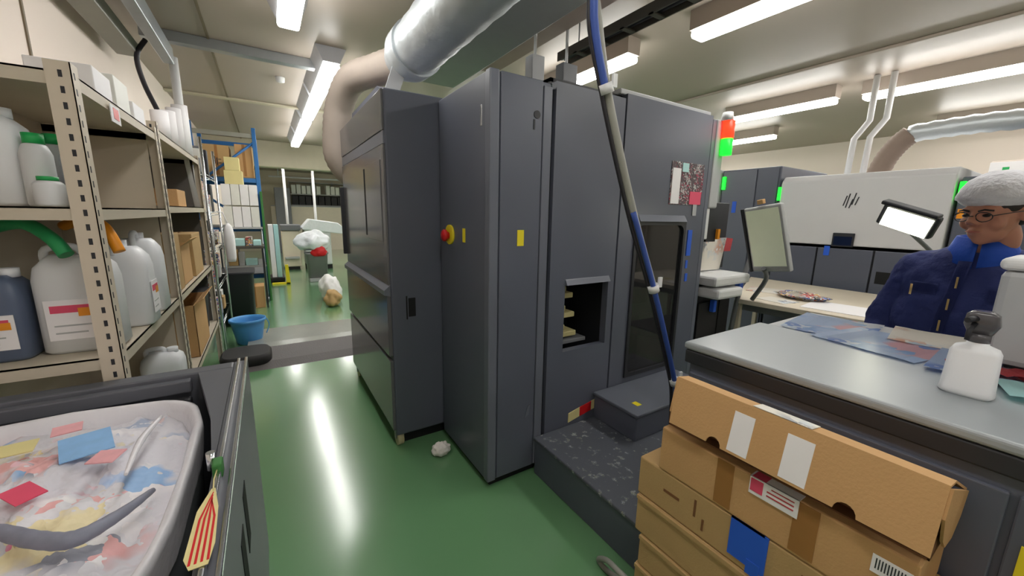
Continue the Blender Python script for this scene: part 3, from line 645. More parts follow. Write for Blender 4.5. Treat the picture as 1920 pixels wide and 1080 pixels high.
def jug(cx, cy, z, w_, d, h, mats, label, rot=0, lab=True, cap='jugw', handle=True, capx=None, labelmat='paper'):
    t = T('plastic_jug', label, 'jug', (cx, cy, z), 'chemical jugs on the beige shelf')
    X = RZ(rot, (cx, cy, z))
    R = [(0, .44, .44), (.012, .5, .5), (h*.70, .5, .5), (h*.82, .46, .46), (h*.90, .34, .36), (h*.93, .28, .3)]
    t.part('jug_body', G().loft([[(a*1, b, zz) for a, b, _ in rrect(0, 0, 0, w_*u, d*q, 5)] for zz, u, q in R], X=X), mats)
    cxx = capx if capx is not None else w_*.25
    t.part('cap', G().cyl((cxx, 0, h*.90), (cxx, 0, h*1.0), .027, n=18, X=X), cap)
    if handle: t.part('handle', G().tube([(-w_*.36, 0, h*.84), (-w_*.33, 0, h*.98), (0, 0, h*1.0), (cxx-.03, 0, h*.9)], .013, 10, smooth=5, X=X), mats)
    if lab:
        l = t.part('label_sheet', G().box(-w_*.36, -d*.5-.002, h*.14, w_*.36, -d*.5, h*.52, X=X), labelmat)
        t.part('label_print', G().box(-w_*.30, -d*.5-.003, h*.40, w_*.28, -d*.5-.002, h*.47, X=X).box(w_*.02, -d*.5-.0032, h*.36, w_*.30, -d*.5-.002, h*.44, mi=1, X=X).box(-w_*.28, -d*.5-.003, h*.20, w_*.1, -d*.5-.002, h*.215, mi=2, X=X).box(-w_*.28, -d*.5-.003, h*.27, w_*.2, -d*.5-.002, h*.285, mi=2, X=X), ['pink', 'orange', 'ltgrey'], parent=l)
    return t
jug(-.635, 2.15, 1.031, .225, .16, .40, 'jug', 'large translucent jug with red and yellow label at the front of the middle shelf')
jug(-.845, 2.13, 1.031, .17, .16, .33, 'jugblue', 'dark blue filled jug with small white label at the left edge', labelmat='paper')
jug(-.60, 2.50, 1.031, .17, .22, .40, 'jugw', 'white jug with handle standing behind the slotted post', rot=PI/2)
jug(-.60, 2.82, 1.031, .16, .20, .42, 'jugw', 'tall narrow white jug farthest along the middle shelf', rot=PI/2, lab=False)
jug(-.80, 2.14, 1.581, .22, .16, .33, 'jugw', 'big white canister at the left edge of the upper shelf', lab=False)
def bottle(cx, cy, z, h, label, cap='capgreen'):
    t = T('plastic_bottle', label, 'bottle', (cx, cy, z), 'green capped bottles on the upper shelf')
    t.part('bottle_body', G().lathe([(.036, 0), (.04, .008), (.04, h*.72), (.03, h*.84), (.02, h*.87)], (cx, cy, z)), 'jug')
    t.part('cap', G().cyl((cx, cy, z+h*.86), (cx, cy, z+h), .026, n=18), cap, 'green cap')
for c in [(-.655, 2.06, 1.581, .245, 'front left green capped bottle on the upper shelf'), (-.60, 2.20, 1.581, .26, 'green capped bottle behind the front pair'), (-.56, 2.07, 1.581, .10, 'short green capped bottle by the slotted post'),
          (-.665, 2.25, 1.581, .27, 'rearmost green capped bottle beside the white canister'), (-.62, 2.0, 1.581, .10, 'lowest green capped bottle at the shelf edge')]: bottle(*c)
one('hose', G().tube([(-.95, 2.3, 1.47), (-.85, 2.2, 1.50), (-.74, 2.12, 1.52), (-.66, 2.06, 1.47), (-.62, 2.03, 1.41)], .022, 14, smooth=8), 'green', 'green hose arching under the upper shelf into the jug', 'hose')
one('hose', G().tube([(-.74, 2.45, 1.50), (-.64, 2.35, 1.53), (-.57, 2.27, 1.50), (-.53, 2.24, 1.40)], .02, 14, smooth=8), 'orange', 'orange hose arching behind the green one', 'hose')
one('bottle_cap_tub', G().lathe([(.05, 0), (.055, .07), (.05, .1), (.02, .11)], (-.56, 2.75, .451)), 'green', 'small green lidded tub on the lowest visible shelf', 'tub')
jug(-.6, 3.0, .451, .2, .18, .3, 'jugw', 'white jug standing low on the shelf behind the bin enclosure', lab=False)
def carton(x0, x1, y0, y1, z0, z1, label, m='card', open_=False, group='cartons on the shelves'):
    t = T('cardboard_box', label, 'box', ((x0+x1)/2, (y0+y1)/2, z0), group)
    if open_:
        t.part('carton', G().box(x0, y0, z0, x1, y1, z0+.004).box(x0, y0, z0, x0+.004, y1, z1).box(x1-.004, y0, z0, x1, y1, z1).box(x0, y0, z0, x1, y0+.004, z1).box(x0, y1-.004, z0, x1, y1, z1), m)
        t.part('flap', G().prism([(x1, z1), (x1+.06, z1+.05), (x1+.062, z1+.045), (x1+.001, z1-.004)], 'y', y0, y1), m)
    else:
        t.part('carton', G().box(x0, y0, z0, x1, y1, z1, .004), m)
        t.part('packing_tape', G().box((x0+x1)/2-.02, y0-.0012, z0+.02, (x0+x1)/2+.02, y1+.0012, z1+.0012), 'tapebr')
    return t
carton(-.82, -.56, 3.95, 4.3, 1.601, 1.73, 'low brown carton on the upper board of the second shelf')
carton(-.74, -.53, 3.30, 3.55, 1.031, 1.42, 'tall narrow carton nearest the post on the second shelf', 'card2')
carton(-.80, -.54, 3.62, 4.0, 1.031, 1.32, 'brown carton between two others on the second shelf', 'card', True)
carton(-.80, -.53, 4.1, 4.55, 1.031, 1.38, 'wide carton at the far end of the second shelf', 'card2')
carton(-.80, -.52, 3.7, 4.3, .451, .86, 'open carton on the low board of the second shelf', 'card', True)
one('storage_bin', G().loft([rrect(-.68, 4.62, .451+z, a, b) for z, a, b in ((0, .12, .2), (.35, .14, .24), (.36, .15, .25), (.37, .15, .25))]), 'rubber', 'black plastic bin on the low board beside the open carton', 'bin')

# cluttered wire rack after the shelves
t = T('wire_rack', 'chrome wire rack crammed with small supplies after the beige shelves', 'rack', (-.72, 5.7, 0))
for x in (-.93, -.50):
    for y in (5.15, 6.3): t.part('post', G().cyl((x, y, 0), (x, y, 2.3), .014, n=12), 'silver')
for z in (.35, .75, 1.15, 1.55, 1.95):
    g = G()
    for k in range(9): g.cyl((-.93+.43*k/8, 5.15, z), (-.93+.43*k/8, 6.3, z), .004, n=6)
    g.cyl((-.93, 5.15, z), (-.5, 5.15, z), .006, n=6).cyl((-.93, 6.3, z), (-.5, 6.3, z), .006, n=6).cyl((-.5, 5.15, z-.03), (-.5, 6.3, z-.03), .005, n=6)
    t.part('wire_shelf', g, 'silver')
rs = random.Random(3); cols = ['paper', 'clutter', 'card', 'ltgrey', 'clutter', 'binder', 'midgrey', 'teal', 'charcoal', 'clutter', 'card2']
adj = ['squat', 'tall', 'thin', 'wide', 'low', 'narrow', 'bulky', 'small']
nm = {'paper': 'white packet', 'clutter': 'mixed coloured parcel', 'card': 'brown carton', 'ltgrey': 'light grey case', 'binder': 'ivory packet', 'midgrey': 'grey case', 'teal': 'pale teal packet', 'charcoal': 'black case', 'card2': 'tan carton'}
ordn = ['first', 'second', 'third', 'fourth', 'fifth', 'sixth', 'seventh', 'eighth', 'ninth', 'tenth', 'eleventh', 'twelfth']; lev = {.355: 'lowest', .755: 'second', 1.155: 'middle', 1.555: 'fourth', 1.955: 'top'}
for z in (.355, .755, 1.155, 1.555, 1.955):
    y = 5.2; k = 0
    while y < 6.15 and k < 6:
        w_ = rs.uniform(.1, .22); h = rs.uniform(.12, .33); m = rs.choice(cols); dx = rs.uniform(.0, .06)
        one('supply_box', G().box(-.88, y, z, -.52-dx, min(y+w_, 6.27), z+h, .008), m, nm[m]+', '+ordn[k]+' from the camera on the '+lev[z]+' wire shelf', 'box', 'supplies on the wire rack')
        y += w_+.012; k += 1
# white cloth bag hanging
one('hanging_bag', G().loft([rrect(-.40, 5.9, z, a, b, 3) for z, a, b in ((.95, .04, .05), (1.0, .05, .08), (1.25, .055, .085), (1.38, .04, .07), (1.42, .01, .02))]).tube([(-.40, 5.9, 1.41), (-.44, 5.9, 1.55), (-.5, 5.9, 1.56)], .006, 8), 'paper', 'white bag hanging on the aisle side of the wire rack', 'bag')
one('storage_crate', G().loft([rrect(-.42, 6.6, z, a, b, 8) for z, a, b in ((0, .18, .22), (.7, .2, .25), (.72, .22, .27), (.75, .22, .27))]), 'charcoal', 'tall black crate standing on the floor behind the blue basin', 'crate')
# blue basin and black tub
t = T('wash_basin', 'light blue plastic basin standing by the wire rack', 'basin', (-.29, 5.5, 0))
prof = [(.12, .0), (.13, .01), (.165, .2), (.172, .26), (.19, .27), (.19, .30), (.178, .30), (.16, .27), (.15, .2), (.12, .03), (.01, .02)]
t.part('basin_body', G().lathe(prof, (-.29, 5.5, 0), 36), 'bucket')
t.part('handle', G().tube([(-.10, 5.5, .28), (-.075, 5.48, .2), (-.11, 5.47, .1)], .005, 8, smooth=6), 'bucket')
t = T('rubber_mat_roll', 'black rounded cushion mat lying at the ramp edge below the basin', 'mat', (-.28, 4.72, 0))
t.part('mat', G().loft([rrect(-.29, 4.72, z, a, b, 4) for z, a, b in ((0, .2, .20), (.03, .225, .225), (.1, .225, .225), (.13, .2, .2))]), 'rubber')

# blue pallet rack
t = T('pallet_rack', 'blue steel rack with cartons at the end of the left wall', 'rack', (-.48, 8.9, 0))
for x in (-.93, -.06):
    for y in (8.4, 9.6): t.part('post', G().box(x-.03, y-.03, 0, x+.03, y+.03, 2.98 if x > -.5 or y > 9 else 3.0, .004), 'bluepaint')
t.part('brace', G().tube([(-.06, 8.4, 2.75), (-.93, 8.4, 2.0)], .02, 8).tube([(-.93, 8.4, 1.9), (-.06, 8.4, 1.2)], .02, 8), 'bluepaint')
for z in (.4, 1.25, 2.1, 2.85): t.part('beam', G().box(-.93, 8.38, z-.04, -.06, 8.42, z+.03, .004), 'bluepaint' if z < 2.5 else 'greyconduit'); t.part('beam', G().box(-.93, 9.58, z-.04, -.06, 9.62, z+.03, .004), 'bluepaint')
for z in (.43, 1.28, 2.13): t.part('deck', G().box(-.95, 8.4, z, -.04, 9.6, z+.015), 'midgrey')
t.part('caster', G().cyl((-.08, 8.44, .05), (-.04, 8.44, .05), .05), 'rubber')
c = carton(-.80, -.44, 8.45, 8.95, 2.146, 2.66, 'brown carton with dark printed mark on the left of the blue rack top', 'card2')
c.part('printed_mark', G().box(-.68, 8.448, 2.33, -.665, 8.449, 2.45).box(-.655, 8.448, 2.35, -.64, 8.449, 2.47).box(-.625, 8.448, 2.33, -.61, 8.449, 2.45).box(-.60, 8.448, 2.36, -.56, 8.449, 2.372).box(-.60, 8.448, 2.42, -.56, 8.449, 2.432), 'charcoal')
carton(-.36, -.11, 8.45, 8.95, 2.146, 2.70, 'orange brown carton beside the blue post on the rack top', 'card')
# reams below
k = 0
posn = ['left', 'centre left', 'centre right', 'right']
for z, lv in ((1.30, 'lower'), (1.66, 'upper')):
    for i in range(4):
        x = -.58+.125*i
        one('paper_ream', G().box(x, 8.0, z, x+.118, 8.35, z+.34, .004), 'paper' if (i+k) % 3 else 'binder', posn[i]+' white ream in the '+lv+' row beside the blue rack', 'paper ream', 'white reams by the blue rack'); k += 1
one('paper_ream', G().box(-.52, 8.02, 2.002, -.27, 8.3, 2.22, .004), 'tape2', 'cream packet lying on the white reams', 'paper ream', 'white reams by the blue rack')
one('paper_ream', G().box(-.50, 8.02, 2.222, -.30, 8.28, 2.43, .004), 'tape2', 'topmost cream packet on the white reams', 'paper ream', 'white reams by the blue rack')
t = T('trolley', 'grey trolley carrying the white reams beside the blue rack', 'trolley', (-.33, 8.15, 0))
t.part('deck', G().box(-.62, 7.95, 1.27, -.06, 8.36, 1.298, .004), 'ltgrey'); t.part('deck', G().box(-.62, 7.95, .62, -.06, 8.36, .65, .004), 'ltgrey')
for x in (-.60, -.08):
    for y in (7.97, 8.34): t.part('leg', G().cyl((x, y, .08), (x, y, 1.27), .012, n=10).cyl((x-.015, y, .04), (x+.015, y, .04), .04), 'steel')
def clutter_row(x0, x1, y, z, seed, group, lab, n=5, hmax=.25):
    r = random.Random(seed); x = x0; k = 0
    while x < x1-.05 and k < n:
        w_ = min(r.uniform(.08, .18), x1-x); h = r.uniform(.06, hmax); m = r.choice(cols)
        one('supply_box', G().box(x, y, z, x+w_, y+r.uniform(.15, .3), z+h, .008), m, nm[m]+', '+ordn[k]+' from the left '+lab, 'box', group); x += w_+.01; k += 1
clutter_row(-.60, -.08, 7.98, .651, 5, 'supplies on the trolley', 'on the trolley deck under the reams', 5, .4)
clutter_row(-.60, -.10, 7.5, 1.021, 9, 'supplies on the packing bench', 'on the packing bench', 5, .2)
t = T('packing_bench', 'small dark bench with cluttered top before the white reams', 'bench', (-.35, 7.6, 0))
t.part('tabletop', G().box(-.65, 7.4, .98, -.06, 7.85, 1.02, .004), 'darkmetal')
for x in (-.63, -.09):
    for y in (7.42, 7.83): t.part('leg', G().box(x-.012, y-.012, 0, x+.012, y+.012, .98), 'charcoal')
carton(-.40, -.12, 7.45, 7.8, .0, .36, 'brown carton on the floor under the packing bench', 'card', group='cartons on the floor')
one('green_post', G().box(-.055, 8.0, 0, -.02, 8.34, 1.9, .006), 'olive', 'dark green board standing beside the blue post', 'board')
# teal / white standing sheets and yellow bracket
for k, (x, m, l) in enumerate([(.02, 'paper', 'white upright board leaning beyond the blue post'), (.12, 'teal', 'pale teal upright board beside the white one')]):
    one('upright_board', G().box(x, 10.0, .12, x+.09, 10.5, 1.28, .004), m, l, 'board')
one('board_dolly', G().box(-.04, 9.95, .03, .26, 10.55, .115, .01).cyl((0, 10.0, .03), (0, 10.04, .03), .03).cyl((.22, 10.0, .03), (.22, 10.04, .03), .03), 'rubber', 'black dolly under the upright boards', 'dolly')
one('wheel_stop', G().box(0, 9.72, 0, .34, 9.82, .03).prism([(.27, 0), (.35, 0), (.33, .42), (.27, .42)], 'y', 9.72, 9.84), 'yellow', 'yellow L-shaped floor stop in the aisle', 'floor stop')
# copier and machines
t = T('copier', 'beige and grey copier beyond the blue rack', 'copier', (.55, 12.4, 0))
t.part('body', G().box(.32, 12.1, .08, .75, 12.7, 1.05, .02).box(.35, 12.15, 0, .7, 12.6, .08, mi=1), ['table', 'rubber'])
t.part('lid', G().box(.30, 12.05, 1.06, .78, 12.7, 1.22, .02), 'midgrey'); t.part('paper_tray', G().box(.36, 12.0, .3, .7, 12.1, .36, .01), 'ltgrey')
t = T('folding_machine', 'white office machine half covered by plastic behind the grey bin', 'machine', (1.1, 12.3, 0))
t.part('body', G().box(.85, 11.9, .12, 1.5, 12.6, 1.15, .03).box(.85, 11.95, 0, 1.5, 12.5, .12, mi=1), ['whitepl', 'rubber'])
t.part('cover', G().prism([(.8, 1.15), (1.0, 1.38), (1.7, 1.28), (2.0, 1.0), (2.0, .95), (.8, 1.1)], 'y', 11.85, 12.6, bev=.02), 'bag', 'crumpled white plastic cover')
t = T('waste_bin', 'grey square bin on the aisle floor with white plastic bag and red wrapper', 'bin', (.92, 9.9, 0))
t.part('bin_body', G().loft([rrect(.92, 9.95, z, a, b, 8) for z, a, b in ((.02, .19, .19), (.62, .22, .22), (.63, .24, .24), (.66, .24, .24))]), 'bin')
t.part('foot_band', G().box(.73, 9.72, .0, 1.11, 10.14, .08, .01), 'ltgrey')
one('plastic_bag', crumple((.86, 9.95, .90), (.34, .27, .24), 11, amp=.3, fq=3), 'bag', 'big crumpled white plastic bag on top of the grey bin', 'bag')
one('food_wrapper', crumple((.96, 9.72, .68), (.15, .06, .12), 5, amp=.3, fq=3), 'red', 'red wrapper sticking out of the grey bin', 'wrapper')
one('wrapped_bundle', crumple((.88, 7.6, .2), (.17, .3, .24), 21, amp=.35, fq=3), 'paper', 'white paper bundle on the floor beside the aisle cabinet', 'bundle')
one('wrapped_bundle', crumple((.86, 7.1, .12), (.12, .2, .13), 23, amp=.35, fq=3), 'card2', 'tan paper bundle in front of the white one', 'bundle')
# far partition, racks
struct('wall_partition', G().box(.2, 17.9, 0, 7, 18.0, 1.78, .005).box(.2, 17.88, 1.76, 7, 18.02, 1.80, mi=1), ['table', 'ltgrey'])
t = T('binder_rack', 'long far rack of white binders above black bins behind the partition', 'rack', (2.3, 18.3, 0))
t.part('shelf_board', G().box(.9, 18.1, 1.82, 4, 18.5, 1.84).box(.9, 18.1, 2.24, 4, 18.5, 2.27).box(.9, 18.1, 2.72, 4, 18.5, 2.74), 'ltgrey')
for x in (.9, 1.7, 2.5, 3.3, 4.0): t.part('post', G().box(x-.02, 18.46, 0, x+.02, 18.5, 2.8), 'ltgrey')
for i in range(9):
    x = .96+.24*i
    one('storage_bin', G().box(x, 18.1, 1.845, x+.215, 18.45, 2.2, .01), 'rubber', ordn[i]+' black bin from the left on the far rack', 'bin', 'black bins on the far rack')
for i in range(12):
    if i in (6, ): continue
    x = .96+.18*i
    one('binder', G().box(x, 18.1, 2.275, x+.15, 18.4, 2.62+.03*math.sin(i*2), .01), 'binder', ordn[i if i < 6 else i-1]+' white binder from the left on the far rack', 'binder', 'white binders on the far rack')
one('grey_locker', G().box(.35, 17.3, 0, .86, 17.85, 2.45, .01), 'midgrey', 'tall grey locker left of the far white binders', 'locker')
for x, y, l in ((.52, 12.9, 'slim white pole beyond the copier, left of the other pole'), (1.25, 12.9, 'slim white pole behind the white bag, right of the other pole')):
    one('support_pole', G().cyl((x, y, 0), (x, y, 3.15), .035, n=14), 'whitepl', l, 'pole')
one('overhead_pipe', G().cyl((.2, 16.5, 2.78), (6, 16.5, 2.78), .03).cyl((.5, 16.5, 2.78), (.5, 16.5, 3.15), .015).cyl((5, 16.5, 2.78), (5, 16.5, 3.15), .015), 'ltgrey', 'thin horizontal pipe in front of the far binders', 'pipe')

# ---------------------------------------------------------------- bin enclosure with paper waste
t = T('bin_enclosure', 'dark grey metal enclosure with silver rails around the waste drum', 'enclosure', (-.5, 1.1, 0))
ET = .955
rp = t.part('side_wall', G().box(-.165, .45, .03, -.118, 1.945, ET-.01, .006), 'tank')
t.part('corner_plate', G().prism([(-.165, 1.94), (-.29, 1.94), (-.20, 1.45), (-.165, 1.1)], 'z', ET-.05, ET-.012), 'tank', parent=rp)
t.part('rail', G().box(-.152, .5, ET-.012, -.142, 1.93, ET+.008, .003), 'silver', 'bright inner rail', parent=rp)
t.part('rail', G().box(-.127, .5, ET-.012, -.117, 1.945, ET+.004, .003), 'silver', 'bright outer rail', parent=rp)
for y0, z0 in ((1.02, .60), (1.17, .63)): t.part('vent_slot', G().box(-.1185, y0, z0, -.1165, y0+.08, z0+.18), 'dark', 'black slot')
t.part('back_wall', G().box(-.98, 1.875, .03, -.166, 1.945, ET-.01, .006).box(-.98, 1.84, .88, -.3, 1.876, .93, .006), 'tank')
t.part('inner_tray', G().box(-.98, 1.80, .78, -.3, 1.84, .87, .008), 'charcoal')
t.part('base', G().box(-.98, .5, .0, -.12, 1.945, .03), 'charcoal')
def sup(cx, cy, a, b, z, p=4, n=56):
    return rrect(cx, cy, z, a, b, p, n)
dcx, dcy = -.603, 1.27
t = T('waste_drum', 'large grey drum lined with a white bag of shredded colour prints', 'drum', (dcx, dcy, .03))
t.part('drum_wall', G().loft([sup(dcx, dcy, a, b, z) for z, a, b in ((.031, .31, .43), (.4, .345, .48), (.86, .366, .505))], cap=False).loft([sup(dcx, dcy, a, b, z) for z, a, b in ((.031, .305, .425), (.05, .305, .425))]), 'drum')
rim = [[(p[0]+.006*noise.noise(V(p)*9), p[1]+.010*noise.noise(V(p)*7), p[2]+.010*noise.noise(V(p)*6+V((3, 0, 0)))) for p in sup(dcx, dcy, a, b, z)] for z, a, b in ((.80, .370, .512), (.88, .374, .517), (.90, .374, .517), (.906, .366, .508), (.90, .355, .498), (.88, .345, .487), (.84, .335, .475), (.75, .32, .46))]
t.part('bag_rim', G().loft(rim, cap=False), 'film', 'white plastic bag folded over the rim')
# heap of waste
v = []; f = []; NR, NA = 26, 72
for i in range(NR):
    q = i/(NR-1)
    ring = sup(dcx, dcy, .343*q+.001, .483*q+.001, 0, 4, NA)
    for p in ring:
        h = .875+.055*(1-q**2)+.035*noise.noise(V((p[0]*9, p[1]*9, 1)))+.02*noise.noise(V((p[0]*27, p[1]*27, 5)))+.012*noise.noise(V((p[0]*60, p[1]*60, 9)))
        v.append((p[0], p[1], h-.03*q))
for i in range(NR-1):
    for j in range(NA): f.append((i*NA+j, i*NA+(j+1) % NA, (i+1)*NA+(j+1) % NA, (i+1)*NA+j))
g = G().add(v, f, 0, True)
o = one('paper_waste', g, 'waste', 'heap of torn printed paper inside the bagged drum', 'paper waste', kind='stuff')
for (x, y, w_, l_, a, m, l) in ((-.463, 1.41, .10, .12, .3, 'sheetblue', 'light blue paper scrap on the waste heap, largest of the loose scraps'), (-.512, 1.22, .05, .07, .7, 'pink', 'bright pink paper scrap at the left of the waste heap'), (-.537, 1.54, .06, .05, .2, 'pinkpale', 'pale red paper scrap near the back of the waste heap'),
                           (-.40, 1.31, .06, .05, -.4, 'pinkpale', 'pale red paper scrap beside the blue one'), (-.62, 1.47, .09, .06, .1, 'tape2', 'cream paper scrap at the back left of the waste heap')):
    X = Matrix.Translation((x, y, .948)) @ Matrix.Rotation(a, 4, 'Z') @ Matrix.Rotation(.1, 4, 'X')
    one('paper_scrap', G().box(-w_/2, -l_/2, 0, w_/2, l_/2, .003, X=X), m, l, 'paper scrap', 'loose scraps on the waste heap')
one('plastic_strip', G().tube([(-.60, 1.16, .935), (-.508, 1.10, .945), (-.43, 1.03, .945), (-.37, 1.0, .942), (-.32, 1.05, .935), (-.28, 1.13, .925)], [.008, .014, .016, .016, .012, .006], 10, smooth=6, rib=.03), 'greyblue', 'dark greyish twisted plastic strip curving across the waste heap', 'plastic strip')
one('plastic_strip', G().tube([(-.33, 1.52, .94), (-.345, 1.36, .948), (-.34, 1.20, .945)], [.005, .009, .004], 8, smooth=5), 'film', 'thin pale plastic strip lying near the drum rim', 'plastic strip')
# tag on wire
t = T('paper_tag', 'red striped paper tag hanging from a green clip on the enclosure rail', 'tag', (-.175, 1.1, .75))
t.part('clip', G().box(-.160, 1.07, ET-.02, -.140, 1.11, ET+.025, .004), 'olive', 'green clip'); t.part('clip_metal', G().cyl((-.165, 1.12, ET-.01), (-.165, 1.12, ET+.035), .010), 'silver')
t.part('string', G().tube([(-.150, 1.07, ET+.012), (-.152, 1.03, ET+.014), (-.150, .99, ET+.010)], .0015, 6), 'tape2')
t.part('tag_sheet', G().prism([(-.147, 1.0), (-.154, 1.0), (-.172, .93), (-.176, .80), (-.165, .77), (-.138, .77), (-.132, .82), (-.136, .93)], 'z', ET+.009, ET+.0105), 'tape2', 'cream tag')
for k in range(4): t.part('stripe', G().prism([(-.150, .985-.01*k), (-.166+.008*k, .90), (-.168+.009*k, .78), (-.164+.009*k, .78), (-.162+.008*k, .90), (-.148, .985-.01*k)], 'z', ET+.0105, ET+.0112), 'red', 'red stripe')

# ---------------------------------------------------------------- paper station right of the press
t = T('output_station', 'dark machine station with white paper tray beside the press corner', 'machine', (3.25, 1.9, 0))
t.part('body', G().box(2.9, 1.80, 0, 3.38, 2.3, 1.05, .01), 'charcoal')
t.part('paper_tray', G().box(2.88, 1.62, 1.06, 3.38, 1.95, 1.14, .02).box(2.9, 1.6, .96, 3.25, 1.8, 1.04, .02), 'whitepl', 'white tray')
t.part('back_plate', G().box(3.0, 1.96, 1.14, 3.55, 1.99, 1.72, .006), 'charcoal')
t.part('side_arm', G().tube([(3.42, 1.75, .6), (3.45, 1.72, 1.05), (3.62, 1.7, 1.45)], .02, 10, smooth=5), 'midgrey')
t.part('blue_clip', G().box(3.30, 1.66, .98, 3.36, 1.70, 1.08, .006), 'blue', 'blue clip'); t.part('blue_clip', G().box(3.06, 1.72, .82, 3.10, 1.76, .92, .006), 'blue', 'blue clip')
t.part('grille', G().box(2.92, 1.765, .2, 3.2, 1.78, .9).box(3.22, 1.765, .2, 3.37, 1.78, .9), 'rubber')
one('paper_sheet', G().prism([(2.98, 1.15), (3.32, 1.15), (3.38, 1.42), (3.05, 1.42)], 'y', 1.86, 1.872), 'prints2', 'white sheet standing on the paper tray', 'paper')
one('red_folder', G().prism([(3.345, 1.30), (3.5, 1.30), (3.52, 1.41), (3.4, 1.42)], 'y', 1.88, 1.9), 'pinkred', 'dull red folder beside the standing sheet', 'folder')
# monitor
t = T('monitor', 'grey framed monitor on an arm with pale greenish glare painted on its screen', 'monitor', (3.35, 1.55, .9))
XM = Matrix.Translation((3.28, 1.50, 1.43)) @ Matrix.Rotation(math.radians(-14), 4, 'Z') @ Matrix.Rotation(math.radians(-12), 4, 'Y') @ Matrix.Rotation(math.radians(-8), 4, 'X')
t.part('frame', G().box(0, -.16, -.26, .04, .16, .26, .012, X=XM), 'ltgrey')
t.part('screen', G().box(-.003, -.14, -.215, .001, .14, .235, X=XM), 'screen', 'screen with pale glare in its colour')
t.part('side_cover', G().box(-.01, .16, -.26, .06, .178, .26, .004, X=XM), 'charcoal')
t.part('arm', G().tube([(3.31, 1.5, 1.2), (3.42, 1.52, 1.1), (3.45, 1.62, .91)], .018, 10, smooth=4), 'midgrey')
t.part('webcam', G().box(-.01, -.03, .275, .02, .02, .31, .004, X=XM), 'card', parent=None)
# long table
t = T('long_table', 'long pale table strewn with papers behind the counter', 'table', (4.0, 1.4, 0))
t.part('tabletop', G().prism([(3.42, 1.75), (3.53, .25), (4.55, .25), (5.0-.12, 1.2), (4.9, 2.35)], 'z', .86, .90, bev=.004), 'table')
t.part('apron', G().prism([(3.47, 1.70), (3.57, .3), (3.60, .3), (3.50, 1.70)], 'z', .80, .86), 'midgrey')
for lx, ly in ((3.46, 1.72), (3.57, .35), (4.5, .35), (4.8, 2.2)): t.part('leg', G().box(lx-.02, ly-.02, 0, lx+.02, ly+.02, .86, .003), 'shelf')
t.part('undershelf', G().box(3.6, .4, .3, 4.6, 1.6, .32), 'midgrey')
def flat(cx, cy, w_, l_, a, m, label, th=.003, z=.901):
    return one('paper_sheet', G().box(-w_/2, -l_/2, 0, w_/2, l_/2, th, X=RZ(a, (cx, cy, z))), m, label, 'paper', 'papers on the long table')
flat(3.78, 1.12, .40, .42, .1, 'paper', 'large white sheet in the middle of the long table')
flat(4.1, 1.75, .3, .4, .3, 'prints2', 'printed sheet at the far end of the long table')
flat(3.66, 1.52, .2, .25, -.2, 'prints2', 'small print near the monitor on the long table')
flat(3.75, .72, .25, .12, .5, 'tape2', 'cream strip on the table beside the operator')
one('paper_pile', crumple((3.95, 1.45, .925), (.12, .18, .03), 31, amp=.35, fq=3), 'clutter', 'untidy heap of small parts on the long table', 'pile')
one('equipment_crate', G().box(3.75, .9, .0, 4.3, 1.5, .28, .02), 'charcoal', 'black crate on the floor under the long table', 'crate')

# ---------------------------------------------------------------- white press behind
t = T('printing_press', 'white topped printing press behind the long table with dark lower doors', 'printing press', (5.6, 1.5, 0))
PX = 5.02
t.part('lower_body', G().box(PX+.02, .84, .0, 6.4, 2.22, 1.30, .01), 'charcoal')
t.part('upper_cover', G().prism([(PX, 1.33), (PX, 2.0), (PX+.06, 2.06), (6.3, 2.06), (6.3, 1.33)], 'y', .86, 2.21, bev=.012), 'presswhite', 'large white upper cover')
dn = []
for a, b_ in ((1.78, 2.20), (1.31, 1.765), (.86, 1.295)): dn.append(t.part('door', G().box(PX, a, .08, PX+.02, b_, 1.30, .006), 'press'))
t.part('recess_handle', G().box(PX-.002, 1.15, .98, PX+.003, 1.26, 1.10, .003), 'dark', 'black recessed handle', parent=dn[2])
t.part('screen', G().box(PX-.02, 1.47, 1.32, PX, 1.65, 1.46, .006).box(PX-.022, 1.485, 1.335, PX-.0195, 1.635, 1.425, mi=1), ['charcoal', 'mirror'], 'small dark blue touch screen')
t.part('blue_tape', G().box(PX-.004, 1.66, 1.22, PX, 1.71, 1.32), 'blue', 'blue tape piece')
# round emblem of slanted strokes
g = G()
for yy, z0, z1 in ((1.600, 1.735, 1.835), (1.578, 1.715, 1.855), (1.550, 1.710, 1.800), (1.530, 1.745, 1.86), (1.505, 1.74, 1.82)):
    g.prism([(yy+.016, z0), (yy+.006, z0), (yy-.016, z1), (yy-.006, z1)], 'x', PX-.003, PX)
t.part('emblem', g, 'charcoal', 'dark emblem of slanted letter strokes')
t.part('green_light', G().box(PX-.012, 2.205, 1.80, PX+.01, 2.235, 1.95, .005), 'glowgreen', 'lit green strip')
t = T('machine_cabinet', 'tall dark cabinet with blue tape left of the white press', 'machine cabinet', (5.5, 2.6, 0))
t.part('body', G().box(5.05, 2.24, 0, 6.3, 2.92, 2.19, .012), 'press')
t.part('door', G().box(5.035, 2.50, .1, 5.05, 2.90, 2.17, .004), 'press2'); t.part('door', G().box(5.035, 2.26, .1, 5.05, 2.485, 2.17, .004), 'press')
t.part('blue_tape', G().box(5.03, 2.70, 1.66, 5.036, 2.75, 1.80), 'blue', 'blue tape piece')
t.part('side_column', G().box(5.02, 2.93, .9, 5.12, 3.05, 2.2, .01), 'ltgrey'); t.part('green_light', G().box(5.005, 2.86, 1.95, 5.03, 2.90, 2.11, .005), 'glowgreen', 'lit green strip')
t = T('machine_cabinet', 'dark end unit with green light right of the white press', 'machine cabinet', (5.5, .55, 0))
t.part('body', G().box(5.05, .22, 0, 6.3, .835, 1.97, .012), 'press')
